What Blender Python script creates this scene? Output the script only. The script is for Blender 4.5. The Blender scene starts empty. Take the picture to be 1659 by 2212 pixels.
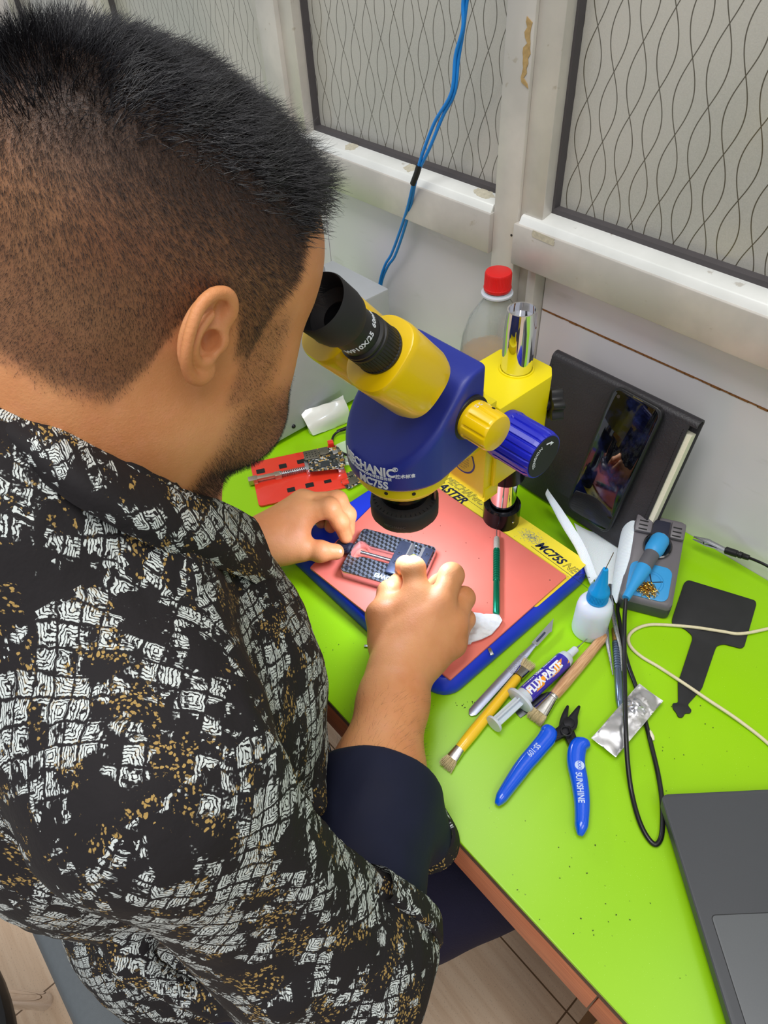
import bpy, bmesh, math, random
import numpy as np
from mathutils import Vector, Matrix, geometry
random.seed(7); RNG = np.random.default_rng(11)
SC = bpy.context.scene
COL = SC.collection
PI = math.pi
# ---------------------------------------------------------------- camera (metres; floor z=0, desk top z=0.75, wall y=0.612)
FPX = 1490.0
CAMP = np.array([0.0, 0.0, 1.37])
_y, _p, _r = -0.90035567, 0.79770346, -0.07221938
_f = np.array([math.sin(_y)*math.cos(_p), math.cos(_y)*math.cos(_p), -math.sin(_p)])
_rt = np.array([math.cos(_y), -math.sin(_y), 0.0]); _up = np.cross(_rt, _f)
_r2 = math.cos(_r)*_rt + math.sin(_r)*_up; _u2 = -math.sin(_r)*_rt + math.cos(_r)*_up
_M = np.array([_r2, -_u2, _f])
def ray(px, py): return _M.T @ np.array([(px-829.5)/FPX, (py-1106)/FPX, 1.0])
def atz(px, py, z):
    d = ray(px, py); p = CAMP + d*((z-CAMP[2])/d[2]); return Vector(p)
def aty(px, py, y):
    d = ray(px, py); return Vector(CAMP + d*(y/d[1]))
def atx(px, py, x):
    d = ray(px, py); return Vector(CAMP + d*(x/d[0]))
def atplane(px, py, p0, n):
    d = ray(px, py); n = np.array(n); return Vector(CAMP + d*(np.dot(np.array(p0)-CAMP, n)/np.dot(d, n)))
cam_d = bpy.data.cameras.new('camera'); cam = bpy.data.objects.new('camera', cam_d); COL.objects.link(cam)
cam_d.sensor_fit = 'AUTO'; cam_d.sensor_width = 36.0; cam_d.lens = FPX/2212*36.0; cam_d.clip_start = 0.02
mw = Matrix.Identity(4)
for i in range(3):
    mw[i][0] = _r2[i]; mw[i][1] = _u2[i]; mw[i][2] = -_f[i]; mw[i][3] = CAMP[i]
cam.matrix_world = mw; SC.camera = cam

# ---------------------------------------------------------------- materials
def lin(c):
    c = c/255.0
    return c/12.92 if c <= 0.04045 else ((c+0.055)/1.055)**2.4
def rgb(*c): return (lin(c[0]), lin(c[1]), lin(c[2]), 1.0)
class NT:
    def __init__(s, name):
        s.m = bpy.data.materials.new(name); s.m.use_nodes = True
        s.t = s.m.node_tree; s.n = s.t.nodes; s.b = s.n['Principled BSDF']
    def node(s, typ, **kw):
        n = s.n.new(typ)
        for k, v in kw.items():
            if k.startswith('i_'):
                key = k[2:]; key = int(key) if key.isdigit() else key.replace('_', ' ')
                s.put(n.inputs[key], v)
            else: setattr(n, k, v)
        return n
    def put(s, sock, v):
        if isinstance(v, bpy.types.NodeSocket): s.t.links.new(v, sock)
        elif isinstance(v, bpy.types.Node): s.t.links.new(v.outputs[0], sock)
        else: sock.default_value = v
    def math(s, op, a, b=None, c=None, clamp=False):
        n = s.n.new('ShaderNodeMath'); n.operation = op; n.use_clamp = clamp
        s.put(n.inputs[0], a)
        if b is not None: s.put(n.inputs[1], b)
        if c is not None: s.put(n.inputs[2], c)
        return n.outputs[0]
    def vmath(s, op, a, b=None):
        n = s.n.new('ShaderNodeVectorMath'); n.operation = op
        s.put(n.inputs[0], a)
        if b is not None:
            if op == 'SCALE': s.put(n.inputs['Scale'], b)
            else: s.put(n.inputs[1], b)
        return n.outputs[0] if op not in ('LENGTH', 'DOT_PRODUCT') else n.outputs[1]
    def mix(s, f, a, b, blend='MIX'):
        n = s.n.new('ShaderNodeMix'); n.data_type = 'RGBA'; n.blend_type = blend
        s.put(n.inputs[0], f); s.put(n.inputs[6], a); s.put(n.inputs[7], b)
        return n.outputs[2]
    def coord(s, which='Object'): return s.n.new('ShaderNodeTexCoord').outputs[which]
    def noise(s, vec, scale, detail=3, rough=0.55, out=0):
        n = s.n.new('ShaderNodeTexNoise'); s.put(n.inputs['Vector'], vec)
        n.inputs['Scale'].default_value = scale; n.inputs['Detail'].default_value = detail; n.inputs['Roughness'].default_value = rough
        return n.outputs[out]
    def ramp(s, f, lo, hi):
        n = s.n.new('ShaderNodeMapRange'); n.interpolation_type = 'SMOOTHSTEP'
        s.put(n.inputs[0], f); n.inputs[1].default_value = lo; n.inputs[2].default_value = hi
        return n.outputs[0]
    def bump(s, h, strength=0.3, dist=0.001):
        n = s.n.new('ShaderNodeBump'); s.put(n.inputs['Height'], h)
        n.inputs['Strength'].default_value = strength; n.inputs['Distance'].default_value = dist
        s.t.links.new(n.outputs[0], s.b.inputs['Normal']); return n
    def sep(s, v):
        n = s.n.new('ShaderNodeSeparateXYZ'); s.put(n.inputs[0], v); return n.outputs
    def comb(s, x, y, z=0.0):
        n = s.n.new('ShaderNodeCombineXYZ'); s.put(n.inputs[0], x); s.put(n.inputs[1], y); s.put(n.inputs[2], z); return n.outputs[0]
MATS = {}
def mat(name, col, rough=0.5, metal=0.0, var=0.08, scale=60, bump=0.0, bscale=300, trans=0.0, ior=1.45, coat=0.0, alpha=1.0, sss=0.0, spec=None, emis=None, es=0.0):
    if name in MATS: return MATS[name]
    g = NT(name); b = g.b; c = rgb(*col)
    co = g.coord(); n = g.noise(co, scale, 3)
    dark = tuple(x*(1-var*2.2) for x in c[:3])+(1,); lite = tuple(min(1, x*(1+var*1.2)) for x in c[:3])+(1,)
    g.put(b.inputs['Base Color'], g.mix(n, dark, lite))
    b.inputs['Metallic'].default_value = metal
    g.put(b.inputs['Roughness'], g.math('ADD', g.math('MULTIPLY', n, 0.12), max(0.0, rough-0.06)))
    b.inputs['IOR'].default_value = ior
    if trans: b.inputs['Transmission Weight'].default_value = trans
    if coat: b.inputs['Coat Weight'].default_value = coat; b.inputs['Coat Roughness'].default_value = 0.08
    if alpha < 1: b.inputs['Alpha'].default_value = alpha
    if sss: b.inputs['Subsurface Weight'].default_value = sss; b.inputs['Subsurface Scale'].default_value = 0.01
    if spec is not None: b.inputs['Specular IOR Level'].default_value = spec
    if emis: b.inputs['Emission Color'].default_value = rgb(*emis); b.inputs['Emission Strength'].default_value = es
    if bump: g.bump(g.noise(co, bscale, 4), bump, 0.001)
    MATS[name] = g.m; return g.m

# ---------------------------------------------------------------- things
def tag(o, label, cat, group=None, kind=None):
    if label: o['label'] = label
    if cat: o['category'] = cat
    if group: o['group'] = group
    if kind: o['kind'] = kind
    return o
def thing(name, label, cat, mtx=None, group=None):
    o = bpy.data.objects.new(name, None); COL.objects.link(o); o.empty_display_size = 0.02
    if mtx is None: mtx = Matrix.Identity(4)
    if isinstance(mtx, (tuple, list, Vector)): mtx = Matrix.Translation(Vector(mtx))
    o.matrix_world = mtx
    ROOTM[o.name] = mtx.copy()
    return tag(o, label, cat, group)
ROOTM = {}
def rootm(o):
    while o.parent: o = o.parent
    return ROOTM.get(o.name, Matrix.Identity(4))
def lay(pa, pb, z, off=0.0):
    a = atz(pa[0], pa[1], z); b = atz(pb[0], pb[1], z); x = (b-a); L = x.length; x.normalize()
    y = Vector((0, 0, 1)).cross(x); m = Matrix.Identity(4)
    for i in range(3): m[i][0] = x[i]; m[i][1] = y[i]; m[i][2] = (0, 0, 1)[i]; m[i][3] = a[i]
    m[2][3] += off
    return m, L
def frame(o, x, z):
    x = Vector(x).normalized(); z = Vector(z); z = (z - x*z.dot(x)).normalized(); y = z.cross(x); m = Matrix.Identity(4)
    for i in range(3): m[i][0] = x[i]; m[i][1] = y[i]; m[i][2] = z[i]; m[i][3] = o[i]
    return m
def axis_m(o, d):
    d = Vector(d).normalized(); a = Vector((1, 0, 0)) if abs(d.x) < 0.9 else Vector((0, 1, 0))
    x = a.cross(d).normalized(); y = d.cross(x); m = Matrix.Identity(4)
    for i in range(3): m[i][0] = x[i]; m[i][1] = y[i]; m[i][2] = d[i]; m[i][3] = o[i]
    return m
def link_mesh(name, me, m, parent, world, sharp=38):
    if parent is not None and world: me.transform(rootm(parent).inverted())
    if m is not None: me.materials.append(m)
    if sharp is None: pass
    else:
        me.shade_smooth(); me.set_sharp_from_angle(angle=math.radians(sharp))
    o = bpy.data.objects.new(name, me); COL.objects.link(o)
    if parent is not None: o.parent = parent
    return o
class MB:
    def __init__(s): s.v = []; s.f = []
    def add(s, vs, fs, M=None):
        b = len(s.v)
        s.v += [tuple(M @ Vector(v)) if M is not None else tuple(v) for v in vs]
        s.f += [tuple(b+i for i in f) for f in fs]; return s
    def box(s, lo, hi, M=None):
        x0, y0, z0 = lo; x1, y1, z1 = hi
        return s.add([(x0,y0,z0),(x1,y0,z0),(x1,y1,z0),(x0,y1,z0),(x0,y0,z1),(x1,y0,z1),(x1,y1,z1),(x0,y1,z1)],
                     [(0,3,2,1),(4,5,6,7),(0,1,5,4),(1,2,6,5),(2,3,7,6),(3,0,4,7)], M)
    def hexa(s, bot, top, M=None):
        return s.add(list(bot)+list(top), [(0,3,2,1),(4,5,6,7),(0,1,5,4),(1,2,6,5),(2,3,7,6),(3,0,4,7)], M)
    def loft(s, rings, M=None, cap=True, closed=True):
        n = len(rings[0]); vs = [p for r in rings for p in r]; fs = []
        for i in range(len(rings)-1):
            for j in range(n if closed else n-1):
                k = (j+1) % n; fs.append((i*n+j, i*n+k, (i+1)*n+k, (i+1)*n+j))
        if cap:
            fs.append(tuple(range(n-1, -1, -1))); fs.append(tuple((len(rings)-1)*n+j for j in range(n)))
        return s.add(vs, fs, M)
    def lathe(s, prof, M=None, seg=32, cap=True, sx=1.0, sy=1.0):
        rings = [[(r*sx*math.cos(2*PI*j/seg), r*sy*math.sin(2*PI*j/seg), z) for j in range(seg)] for r, z in prof]
        return s.loft(rings, M, cap)
    def cyl(s, p0, p1, r0, r1=None, seg=24):
        p0 = Vector(p0); p1 = Vector(p1); r1 = r0 if r1 is None else r1
        return s.lathe([(r0, 0), (r1, (p1-p0).length)], axis_m(p0, p1-p0), seg)
    def prism(s, out, z0, z1, M=None, inset=0.0):
        r = [[(x, y, z0) for x, y in out], [(x, y, z1) for x, y in out]]
        return s.loft(r, M)
    def tube(s, pts, r, seg=10, M=None, smooth=0, flat=1.0, cap=True):
        pts = [Vector(p) for p in pts]
        if smooth: pts = catmull(pts, smooth)
        n = len(pts); rings = []; u = None
        rr = r if isinstance(r, (list, tuple)) else [r]*n
        if len(rr) != n: rr = list(np.interp(np.linspace(0, 1, n), np.linspace(0, 1, len(rr)), rr))
        for i, p in enumerate(pts):
            t = (pts[min(i+1, n-1)] - pts[max(i-1, 0)]).normalized()
            if u is None:
                a = Vector((0, 0, 1)) if abs(t.z) < 0.9 else Vector((1, 0, 0)); u = (a - t*a.dot(t)).normalized()
            else: u = (u - t*u.dot(t)).normalized()
            w = t.cross(u)
            rings.append([tuple(p + u*(rr[i]*flat*math.cos(2*PI*j/seg)) + w*(rr[i]*math.sin(2*PI*j/seg))) for j in range(seg)])
        return s.loft(rings, M, cap)
    def sphere(s, c, r, seg=20, sc=(1,1,1)):
        prof = []
        n = seg//2
        rings = [[(c[0]+r*sc[0]*math.sin(PI*i/n)*math.cos(2*PI*j/seg), c[1]+r*sc[1]*math.sin(PI*i/n)*math.sin(2*PI*j/seg), c[2]-r*sc[2]*math.cos(PI*i/n)) for j in range(seg)] for i in range(n+1)]
        for R in (0, n):
            rings[R] = [(c[0]+1e-5*math.cos(2*PI*j/seg), c[1]+1e-5*math.sin(2*PI*j/seg), c[2]+(-r if R == 0 else r)*sc[2]) for j in range(seg)]
        return s.loft(rings)
    def build(s, name, m, parent=None, bevel=0.0, bseg=2, world=False, sharp=38, bang=30):
        me = bpy.data.meshes.new(name); me.from_pydata(s.v, [], s.f); me.validate()
        bm = bmesh.new(); bm.from_mesh(me)
        bmesh.ops.recalc_face_normals(bm, faces=bm.faces)
        if bevel:
            es = [e for e in bm.edges if len(e.link_faces) == 2 and e.calc_face_angle(0) > math.radians(bang)]
            bmesh.ops.bevel(bm, geom=es, offset=bevel, segments=bseg, affect='EDGES', profile=0.5, clamp_overlap=True)
        bm.to_mesh(me); bm.free()
        return link_mesh(name, me, m, parent, world, sharp)
def catmull(pts, k):
    out = []; n = len(pts)
    for i in range(n-1):
        p0, p1, p2, p3 = pts[max(i-1, 0)], pts[i], pts[i+1], pts[min(i+2, n-1)]
        for j in range(k):
            t = j/k
            out.append(0.5*((2*p1) + (p2-p0)*t + (2*p0-5*p1+4*p2-p3)*t*t + (3*p1-p0-3*p2+p3)*t**3))
    out.append(pts[-1]); return out
def rrect(x0, y0, x1, y1, r, n=6):
    o = []
    for cx, cy, a in ((x1-r, y0+r, -90), (x1-r, y1-r, 0), (x0+r, y1-r, 90), (x0+r, y0+r, 180)):
        for i in range(n+1):
            t = math.radians(a+90*i/n); o.append((cx+r*math.cos(t), cy+r*math.sin(t)))
    return o
def rpoly(pts, r, n=4):
    out = []; N = len(pts)
    for i in range(N):
        p = Vector(pts[i]).to_2d(); a = Vector(pts[i-1]).to_2d()-p; b = Vector(pts[(i+1) % N]).to_2d()-p
        rr = min(r, a.length*0.45, b.length*0.45); a = p+a.normalized()*rr; b = p+b.normalized()*rr
        for k in range(n+1):
            t = k/n; q = a*(1-t)**2+p*2*t*(1-t)+b*t*t; out.append((q.x, q.y))
    return out
def pxpoly(pts, z): return [tuple(atz(x, y, z))[:2] for x, y in pts]
def text(name, s, size, M, m, parent, depth=0.0002, outline=False, shear=0.0, bold=0.0, sx=1.0, fn=None, world=False, align='LEFT'):
    c = bpy.data.curves.new(name, 'FONT'); c.body = s; c.size = size; c.shear = shear; c.align_x = align; c.resolution_u = 3
    if outline: c.fill_mode = 'NONE'; c.bevel_depth = size*0.018; c.bevel_resolution = 0
    else: c.extrude = depth; c.offset = bold*size
    o = bpy.data.objects.new(name+'_t', c); COL.objects.link(o)
    dg = bpy.context.evaluated_depsgraph_get(); me = bpy.data.meshes.new_from_object(o.evaluated_get(dg)); me.name = name
    bpy.data.objects.remove(o); bpy.data.curves.remove(c)
    me.transform(M @ Matrix.Diagonal((sx, 1, 1, 1)))
    if fn:
        bm = bmesh.new(); bm.from_mesh(me); bmesh.ops.triangulate(bm, faces=bm.faces)
        for _ in range(4):
            es = [e for e in bm.edges if e.calc_length() > max(.0008, size*.10)]
            if not es: break
            bmesh.ops.subdivide_edges(bm, edges=es, cuts=1); bmesh.ops.triangulate(bm, faces=bm.faces)
        bm.to_mesh(me); bm.free()
        for v in me.vertices: v.co = fn(v.co)
    me.materials.clear()
    return link_mesh(name, me, m, parent, world, 20)
# ---------------------------------------------------------------- signed distance modelling (surface nets)
def smin(a, b, k):
    h = np.clip(0.5+0.5*(b-a)/k, 0, 1); return b*(1-h)+a*h-k*h*(1-h)
def smax(a, b, k): return -smin(-a, -b, k)
def cap_(P, a, b, ra, rb=None):
    rb = ra if rb is None else rb
    a = np.array(a, np.float32); b = np.array(b, np.float32); d = b-a; t = np.clip(((P-a)@d)/max(1e-9, d@d), 0, 1)
    return np.linalg.norm(P-a-t[:, None]*d, axis=1)-(ra+(rb-ra)*t)
def ell_(P, c, r, R=None):
    q = P-np.array(c, np.float32)
    if R is not None: q = q@R
    r = np.array(r, np.float32); k0 = np.linalg.norm(q/r, axis=1); k1 = np.linalg.norm(q/(r*r), axis=1)
    return k0*(k0-1)/np.maximum(k1, 1e-6)
def nets(f, lo, hi, h):
    lo = np.array(lo, float); n = np.ceil((np.array(hi)-lo)/h).astype(int)+1
    xs = [(lo[i]+h*np.arange(n[i])).astype(np.float32) for i in range(3)]
    D = np.empty(n, np.float32); YZ = np.stack(np.meshgrid(xs[1], xs[2], indexing='ij'), -1).reshape(-1, 2)
    step = max(1, 300000//len(YZ))
    for i in range(0, n[0], step):
        xx = xs[0][i:i+step]; P = np.empty((len(xx), len(YZ), 3), np.float32); P[:, :, 0] = xx[:, None]; P[:, :, 1:] = YZ
        D[i:i+len(xx)] = f(P.reshape(-1, 3)).reshape(len(xx), n[1], n[2])
    S = D < 0; c = n-1
    acc = np.zeros((*c, 3), np.float32); cnt = np.zeros(c, np.float32)
    for ax in range(3):
        o1, o2 = [a for a in range(3) if a != ax]
        for a in (0, 1):
            for b in (0, 1):
                s0 = [slice(0, -1)]*3; s0[o1] = slice(a, a+c[o1]); s0[o2] = slice(b, b+c[o2]); s1 = list(s0); s1[ax] = slice(1, None)
                d0 = D[tuple(s0)]; d1 = D[tuple(s1)]; m = (d0 < 0) != (d1 < 0)
                t = np.where(m, d0/np.where(m, d0-d1, 1), 0)
                acc[..., ax] += t; acc[..., o1] += m*a; acc[..., o2] += m*b; cnt += m
    act = cnt > 0; idx = -np.ones(c, np.int64); idx[act] = np.arange(act.sum())
    base = np.stack(np.nonzero(act), -1).astype(np.float32)
    V = (base+acc[act]/cnt[act][:, None])*h+lo
    F = []
    for ax in range(3):
        o1, o2 = (ax+1) % 3, (ax+2) % 3
        s0 = [slice(0, -1)]*3; s0[o1] = slice(1, -1); s0[o2] = slice(1, -1); s1 = list(s0); s1[ax] = slice(1, None)
        A = S[tuple(s0)]; B = S[tuple(s1)]; m = A != B
        I = np.stack(np.nonzero(m), -1); I[:, o1] += 1; I[:, o2] += 1
        def g(d1, d2):
            J = I.copy(); J[:, o1] += d1; J[:, o2] += d2; return idx[J[:, 0], J[:, 1], J[:, 2]]
        q = np.stack([g(-1, -1), g(0, -1), g(0, 0), g(-1, 0)], -1)
        fl = ~A[m]; q[fl] = q[fl][:, ::-1]; F.append(q)
    F = np.concatenate(F); F = F[(F >= 0).all(1)]
    return V, F
def np_mesh(name, V, F, smooth=True):
    me = bpy.data.meshes.new(name); V = np.asarray(V, np.float32); F = np.asarray(F, np.int32); k = F.shape[1]
    me.vertices.add(len(V)); me.vertices.foreach_set('co', V.ravel())
    me.loops.add(F.size); me.loops.foreach_set('vertex_index', F.ravel())
    me.polygons.add(len(F)); me.polygons.foreach_set('loop_start', np.arange(0, F.size, k, dtype=np.int32))
    me.update(calc_edges=True)
    if smooth: me.polygons.foreach_set('use_smooth', np.ones(len(F), bool))
    return me
# ================================================================= SETTING
WY = 0.612; T = 0.75
def struct(o, lab=None):
    o['kind'] = 'structure'
    if lab: o['label'] = lab
    return o
# -- materials of the wall
def m_wall():
    g = NT('laminate_panel'); co = g.coord(); n = g.noise(co, 3, 4); n2 = g.noise(co, 90, 2)
    c = g.mix(g.ramp(n, 0.3, 0.75), rgb(232, 226, 232), rgb(214, 210, 216))
    s = g.noise(g.vmath('MULTIPLY', co, (1, 1, 4)), 14, 5)
    c = g.mix(g.math('MULTIPLY', g.ramp(s, 0.62, 0.78), 0.35), c, rgb(178, 174, 170))
    g.put(g.b.inputs['Base Color'], c); g.b.inputs['Roughness'].default_value = 0.32; g.bump(n2, 0.05, 0.0005); return g.m
def m_alu(name='aluminium_frame', a=(214, 208, 200), b=(186, 182, 176), rough=0.42):
    g = NT(name); co = g.coord(); n = g.noise(co, 9, 5); st = g.noise(g.vmath('MULTIPLY', co, (3, 60, 60)), 30, 3)
    c = g.mix(g.ramp(n, 0.3, 0.7), rgb(*a), rgb(*b)); sp = g.noise(co, 55, 5)
    c = g.mix(g.math('MULTIPLY', g.ramp(sp, 0.66, 0.72), 0.5), c, rgb(158, 146, 126))
    g.put(g.b.inputs['Base Color'], c); g.b.inputs['Metallic'].default_value = 0.25
    g.put(g.b.inputs['Roughness'], g.math('ADD', g.math('MULTIPLY', st, 0.2), rough-0.1)); return g.m
M_WALL = m_wall(); M_ALU = m_alu(); M_ALU_LIT = m_alu('sill_alu_lit', (244, 245, 242), (226, 228, 224), 0.5)  # the sill's aluminium is lightened: light from above put into its colour
def m_pane():
    g = NT('etched_frosted_glass'); co = g.coord(); X = g.sep(co)
    sx = 0.0238; per = 0.0576
    def strands(sign):
        # distance to x = i*sx + sign*A*sin(k z + phase_i), phase alternates half a period each column
        ci = g.math('FLOOR', g.math('DIVIDE', X[0], sx)); out = None
        for off in (0.0, 1.0):
            i = g.math('ADD', ci, off); cx = g.math('MULTIPLY', i, sx)
            ph = g.math('MULTIPLY', i, PI*0.55)
            sn = g.math('SINE', g.math('ADD', g.math('MULTIPLY', X[2], PI/per), ph))
            d = g.math('ABSOLUTE', g.math('SUBTRACT', X[0], g.math('ADD', cx, g.math('MULTIPLY', sn, sign*0.0088))))
            out = d if out is None else g.math('MINIMUM', out, d)
        return out
    d = g.math('MINIMUM', strands(1), strands(-1)); ln = g.math('SUBTRACT', 1.0, g.ramp(d, 0.00035, 0.00075))
    n = g.noise(co, 900, 2); n3 = g.noise(co, 2.2, 3)
    c = g.mix(n, rgb(160, 160, 152), rgb(190, 189, 181)); c = g.mix(g.ramp(n3, 0.35, 0.7), c, rgb(200, 194, 184))
    c = g.mix(ln, c, rgb(82, 76, 62))
    g.put(g.b.inputs['Base Color'], c); g.b.inputs['Transmission Weight'].default_value = 0.12
    g.b.inputs['Roughness'].default_value = 0.33; g.b.inputs['Coat Weight'].default_value = 0.55; g.b.inputs['Coat Roughness'].default_value = 0.12
    g.bump(n, 0.25, 0.0004); return g.m
M_PANE = m_pane(); M_GASK = mat('dark_gasket', (74, 70, 72), 0.6)
M_TAPE = mat('old_tape_residue', (178, 148, 98), 0.75, var=0.25, scale=220)
M_TAPE2 = mat('peeled_sticker_residue', (196, 190, 170), 0.7, var=0.18, scale=260)
# -- room shell
def m_floor():
    g = NT('wood_look_floor_tile'); co = g.coord(); X = g.sep(co)
    rot = g.node('ShaderNodeVectorRotate', rotation_type='Z_AXIS'); g.put(rot.inputs['Vector'], co); rot.inputs['Angle'].default_value = 0.02
    gr = g.noise(g.vmath('MULTIPLY', rot.outputs[0], (1.5, 30, 1)), 3.0, 5)
    c = g.mix(g.ramp(gr, 0.35, 0.68), rgb(238, 210, 180), rgb(226, 194, 162)); sp = g.noise(co, 420, 2)
    c = g.mix(g.math('MULTIPLY', g.ramp(sp, 0.6, 0.7), 0.35), c, rgb(140, 112, 88))
    br = g.node('ShaderNodeTexBrick'); g.put(br.inputs['Vector'], co); br.offset = 0.0; br.inputs['Scale'].default_value = 1
    br.inputs['Brick Width'].default_value = 0.6; br.inputs['Row Height'].default_value = 0.3; br.inputs['Mortar Size'].default_value = 0.0014
    c = g.mix(br.outputs['Fac'], c, rgb(120, 92, 66))
    vo = g.node('ShaderNodeTexVoronoi'); g.put(vo.inputs['Vector'], co); vo.inputs['Scale'].default_value = 9
    c = g.mix(g.math('SUBTRACT', 1.0, g.ramp(vo.outputs['Distance'], 0.035, 0.05)), c, rgb(92, 58, 40))
    g.put(g.b.inputs['Base Color'], c); g.b.inputs['Roughness'].default_value = 0.3; return g.m
fm = MB(); fm.box((-2.6, -2.2, -0.05), (2.2, 1.2, 0)); struct(fm.build('floor', m_floor()), 'beige wood-look tiled floor with a few dark holes')
w = MB()
# lower laminate panels, left and right of the post, with thin joints
w.box((-2.6, WY, 0.0), (-0.861, WY+0.012, 1.02)); w.box((-0.859, WY, 0.0), (-0.508, WY+0.012, 1.02))
w.box((-0.445, WY, 0.0), (1.2, WY+0.012, 0.9445)); w.box((-0.445, WY, 0.9465), (1.2, WY+0.012, 1.02))
w.box((-2.6, WY+0.013, 0.0), (1.2, WY+0.06, 1.0))
struct(w.build('wall_back', M_WALL), 'pale grey laminate panelled partition wall behind the desk')
j = MB(); 
for i in range(160):
    x0 = -0.444+i*0.0098; hgt = 0.0011+0.0012*RNG.random()
    j.box((x0, WY-0.0006, 0.9455-hgt/2-0.0004*RNG.random()), (x0+0.0105, WY+0.004, 0.9455+hgt/2))
struct(j.build('trim_1', mat('swollen_brown_chipboard', (150, 98, 52), 0.9, var=0.3, scale=400, bump=0.5, bscale=900)), 'brown chipboard showing along the joint of the right wall panel')
# post between the two windows and its grooves
p = MB(); p.box((-0.508, 0.588, 0.0), (-0.474, WY+0.05, 2.4)); p.box((-0.474, 0.600, 0.0), (-0.458, WY+0.05, 2.4)); p.box((-0.458, 0.594, 0.0), (-0.446, WY+0.05, 1.0))
post = struct(p.build('trim_2', M_ALU, bevel=0.0012), 'upright aluminium post between the two patterned windows')
def blob(poly, y, m, nm, par, th=0.0006):
    b = MB(); b.loft([[(x, y, z) for x, z in poly], [(x, y-th, z) for x, z in poly]]); return b.build(nm, m, par, world=True)
def jag(x0, z0, x1, z1, n=14, a=0.0012):
    o = []
    for i in range(n): o.append((x0+RNG.normal(0, a), z0+(z1-z0)*i/n))
    for i in range(n): o.append((x1+RNG.normal(0, a), z1+(z0-z1)*i/n))
    return o
a0 = aty(1140, 35, .588); a1 = aty(1136, 190, .588)
blob(jag(a0.x-0.001, a0.z, a0.x+0.0048, a1.z), 0.5879, M_TAPE, 'tape_residue', post)
a0 = aty(1172, 35, .600); blob(jag(a0.x-0.002, a0.z+.002, a0.x+0.0022, a1.z+0.003), 0.5999, M_TAPE, 'tape_residue', post)
def window(i, x0, x1, lab, stile_l=0.025, stile_r=0.025, rail=True):
    ro = thing('window_%d' % i, None, None, (x0, WY, 1.0)); struct(ro, lab)
    b = MB(); b.box((x0+stile_l, WY+0.004, 1.05), (x1-stile_r, WY+0.010, 2.3)); b.build('pane', M_PANE, ro, world=True)
    f = MB()
    if stile_l: f.box((x0, 0.592, 1.04), (x0+stile_l, WY+0.02, 2.35))
    if stile_r: f.box((x1-stile_r, 0.592, 1.04), (x1, WY+0.02, 2.35))
    f.box((x0, 0.582, 1.003), (x1, WY+0.012, 1.048)); f.build('frame', M_ALU, ro, bevel=0.0012, world=True)
    s = MB(); s.hexa([(x0+.004, .584, 1.046), (x1-.002, .584, 1.046), (x1-.002, WY, 1.046), (x0+.004, WY, 1.046)], [(x0+.004, .589, 1.0555), (x1-.002, .589, 1.0555), (x1-.002, WY+.002, 1.062), (x0+.004, WY+.002, 1.062)])
    s.build('window_sill', M_ALU_LIT, ro, bevel=0.001, world=True)
    gk = MB(); gk.box((x0+stile_l, 0.606, 1.058), (x1-stile_r, WY+0.006, 1.0650))
    if stile_l: gk.box((x0+stile_l, 0.606, 1.0650), (x0+stile_l+0.0028, WY+0.006, 2.3))
    gk.build('gasket', M_GASK, ro, world=True); return ro
w1 = window(1, -0.886, -0.508, 'patterned frosted glass window left of the post, behind the blue cables', 0.028, 0.0)
w2 = window(2, -0.474, 1.2, 'large patterned frosted glass window on the right', 0.03, 0.03)
w3 = window(3, -1.462, -0.928, 'frosted glass window behind the black-haired head', 0.03, 0.02)
w4 = window(4, -1.96, -1.52, 'window pane in the far upper left corner', 0.03, 0.03)
m5 = MB(); m5.box((-0.928, 0.585, 0.0), (-0.886, WY+.05, 2.4)); m5.box((-1.52, 0.59, 0), (-1.462, WY+.05, 2.4)); m5.box((-2.6, .6, 1.0), (-1.96, WY+.05, 2.4))
struct(m5.build('trim_3', M_ALU, bevel=0.0012), 'pale aluminium mullions of the left part of the partition')
for cx, cz, rx, rz, w_ in ((760, 320, .010, .004, w1), (887, 362, .009, .004, w1), (1045, 420, .014, .0045, w1)):
    q = aty(cx, cz, .600); n = 22
    poly = [(q.x+rx*math.cos(2*PI*k/n)*(1+RNG.normal(0, .14)), q.y+.0075*math.sin(2*PI*k/n)*(1+RNG.normal(0, .14))) for k in range(n)]
    b = MB(); b.loft([[(x, y, 1.0555+(y-.589)*.26+dz) for x, y in poly] for dz in (0, .0004)]); b.build('sticker_residue', M_TAPE2, w_, world=True)
a0 = aty(1150, 492, .582); a1 = aty(1195, 535, .582); blob(jag(a0.x+.001, a0.z-.002, a1.x, a1.z+.002, 8, .0008), .5819, M_TAPE2, 'sticker_residue', w2, .0003)
for q in ((1105, 508, .588),):
    s_ = aty(*q); b = MB(); b.cyl((s_.x, s_.y+.001, s_.z), (s_.x, s_.y-.0006, s_.z), .0013, seg=10); b.build('screw_hole', mat('dark_hole', (40, 36, 34), .8), post, world=True)

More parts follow.
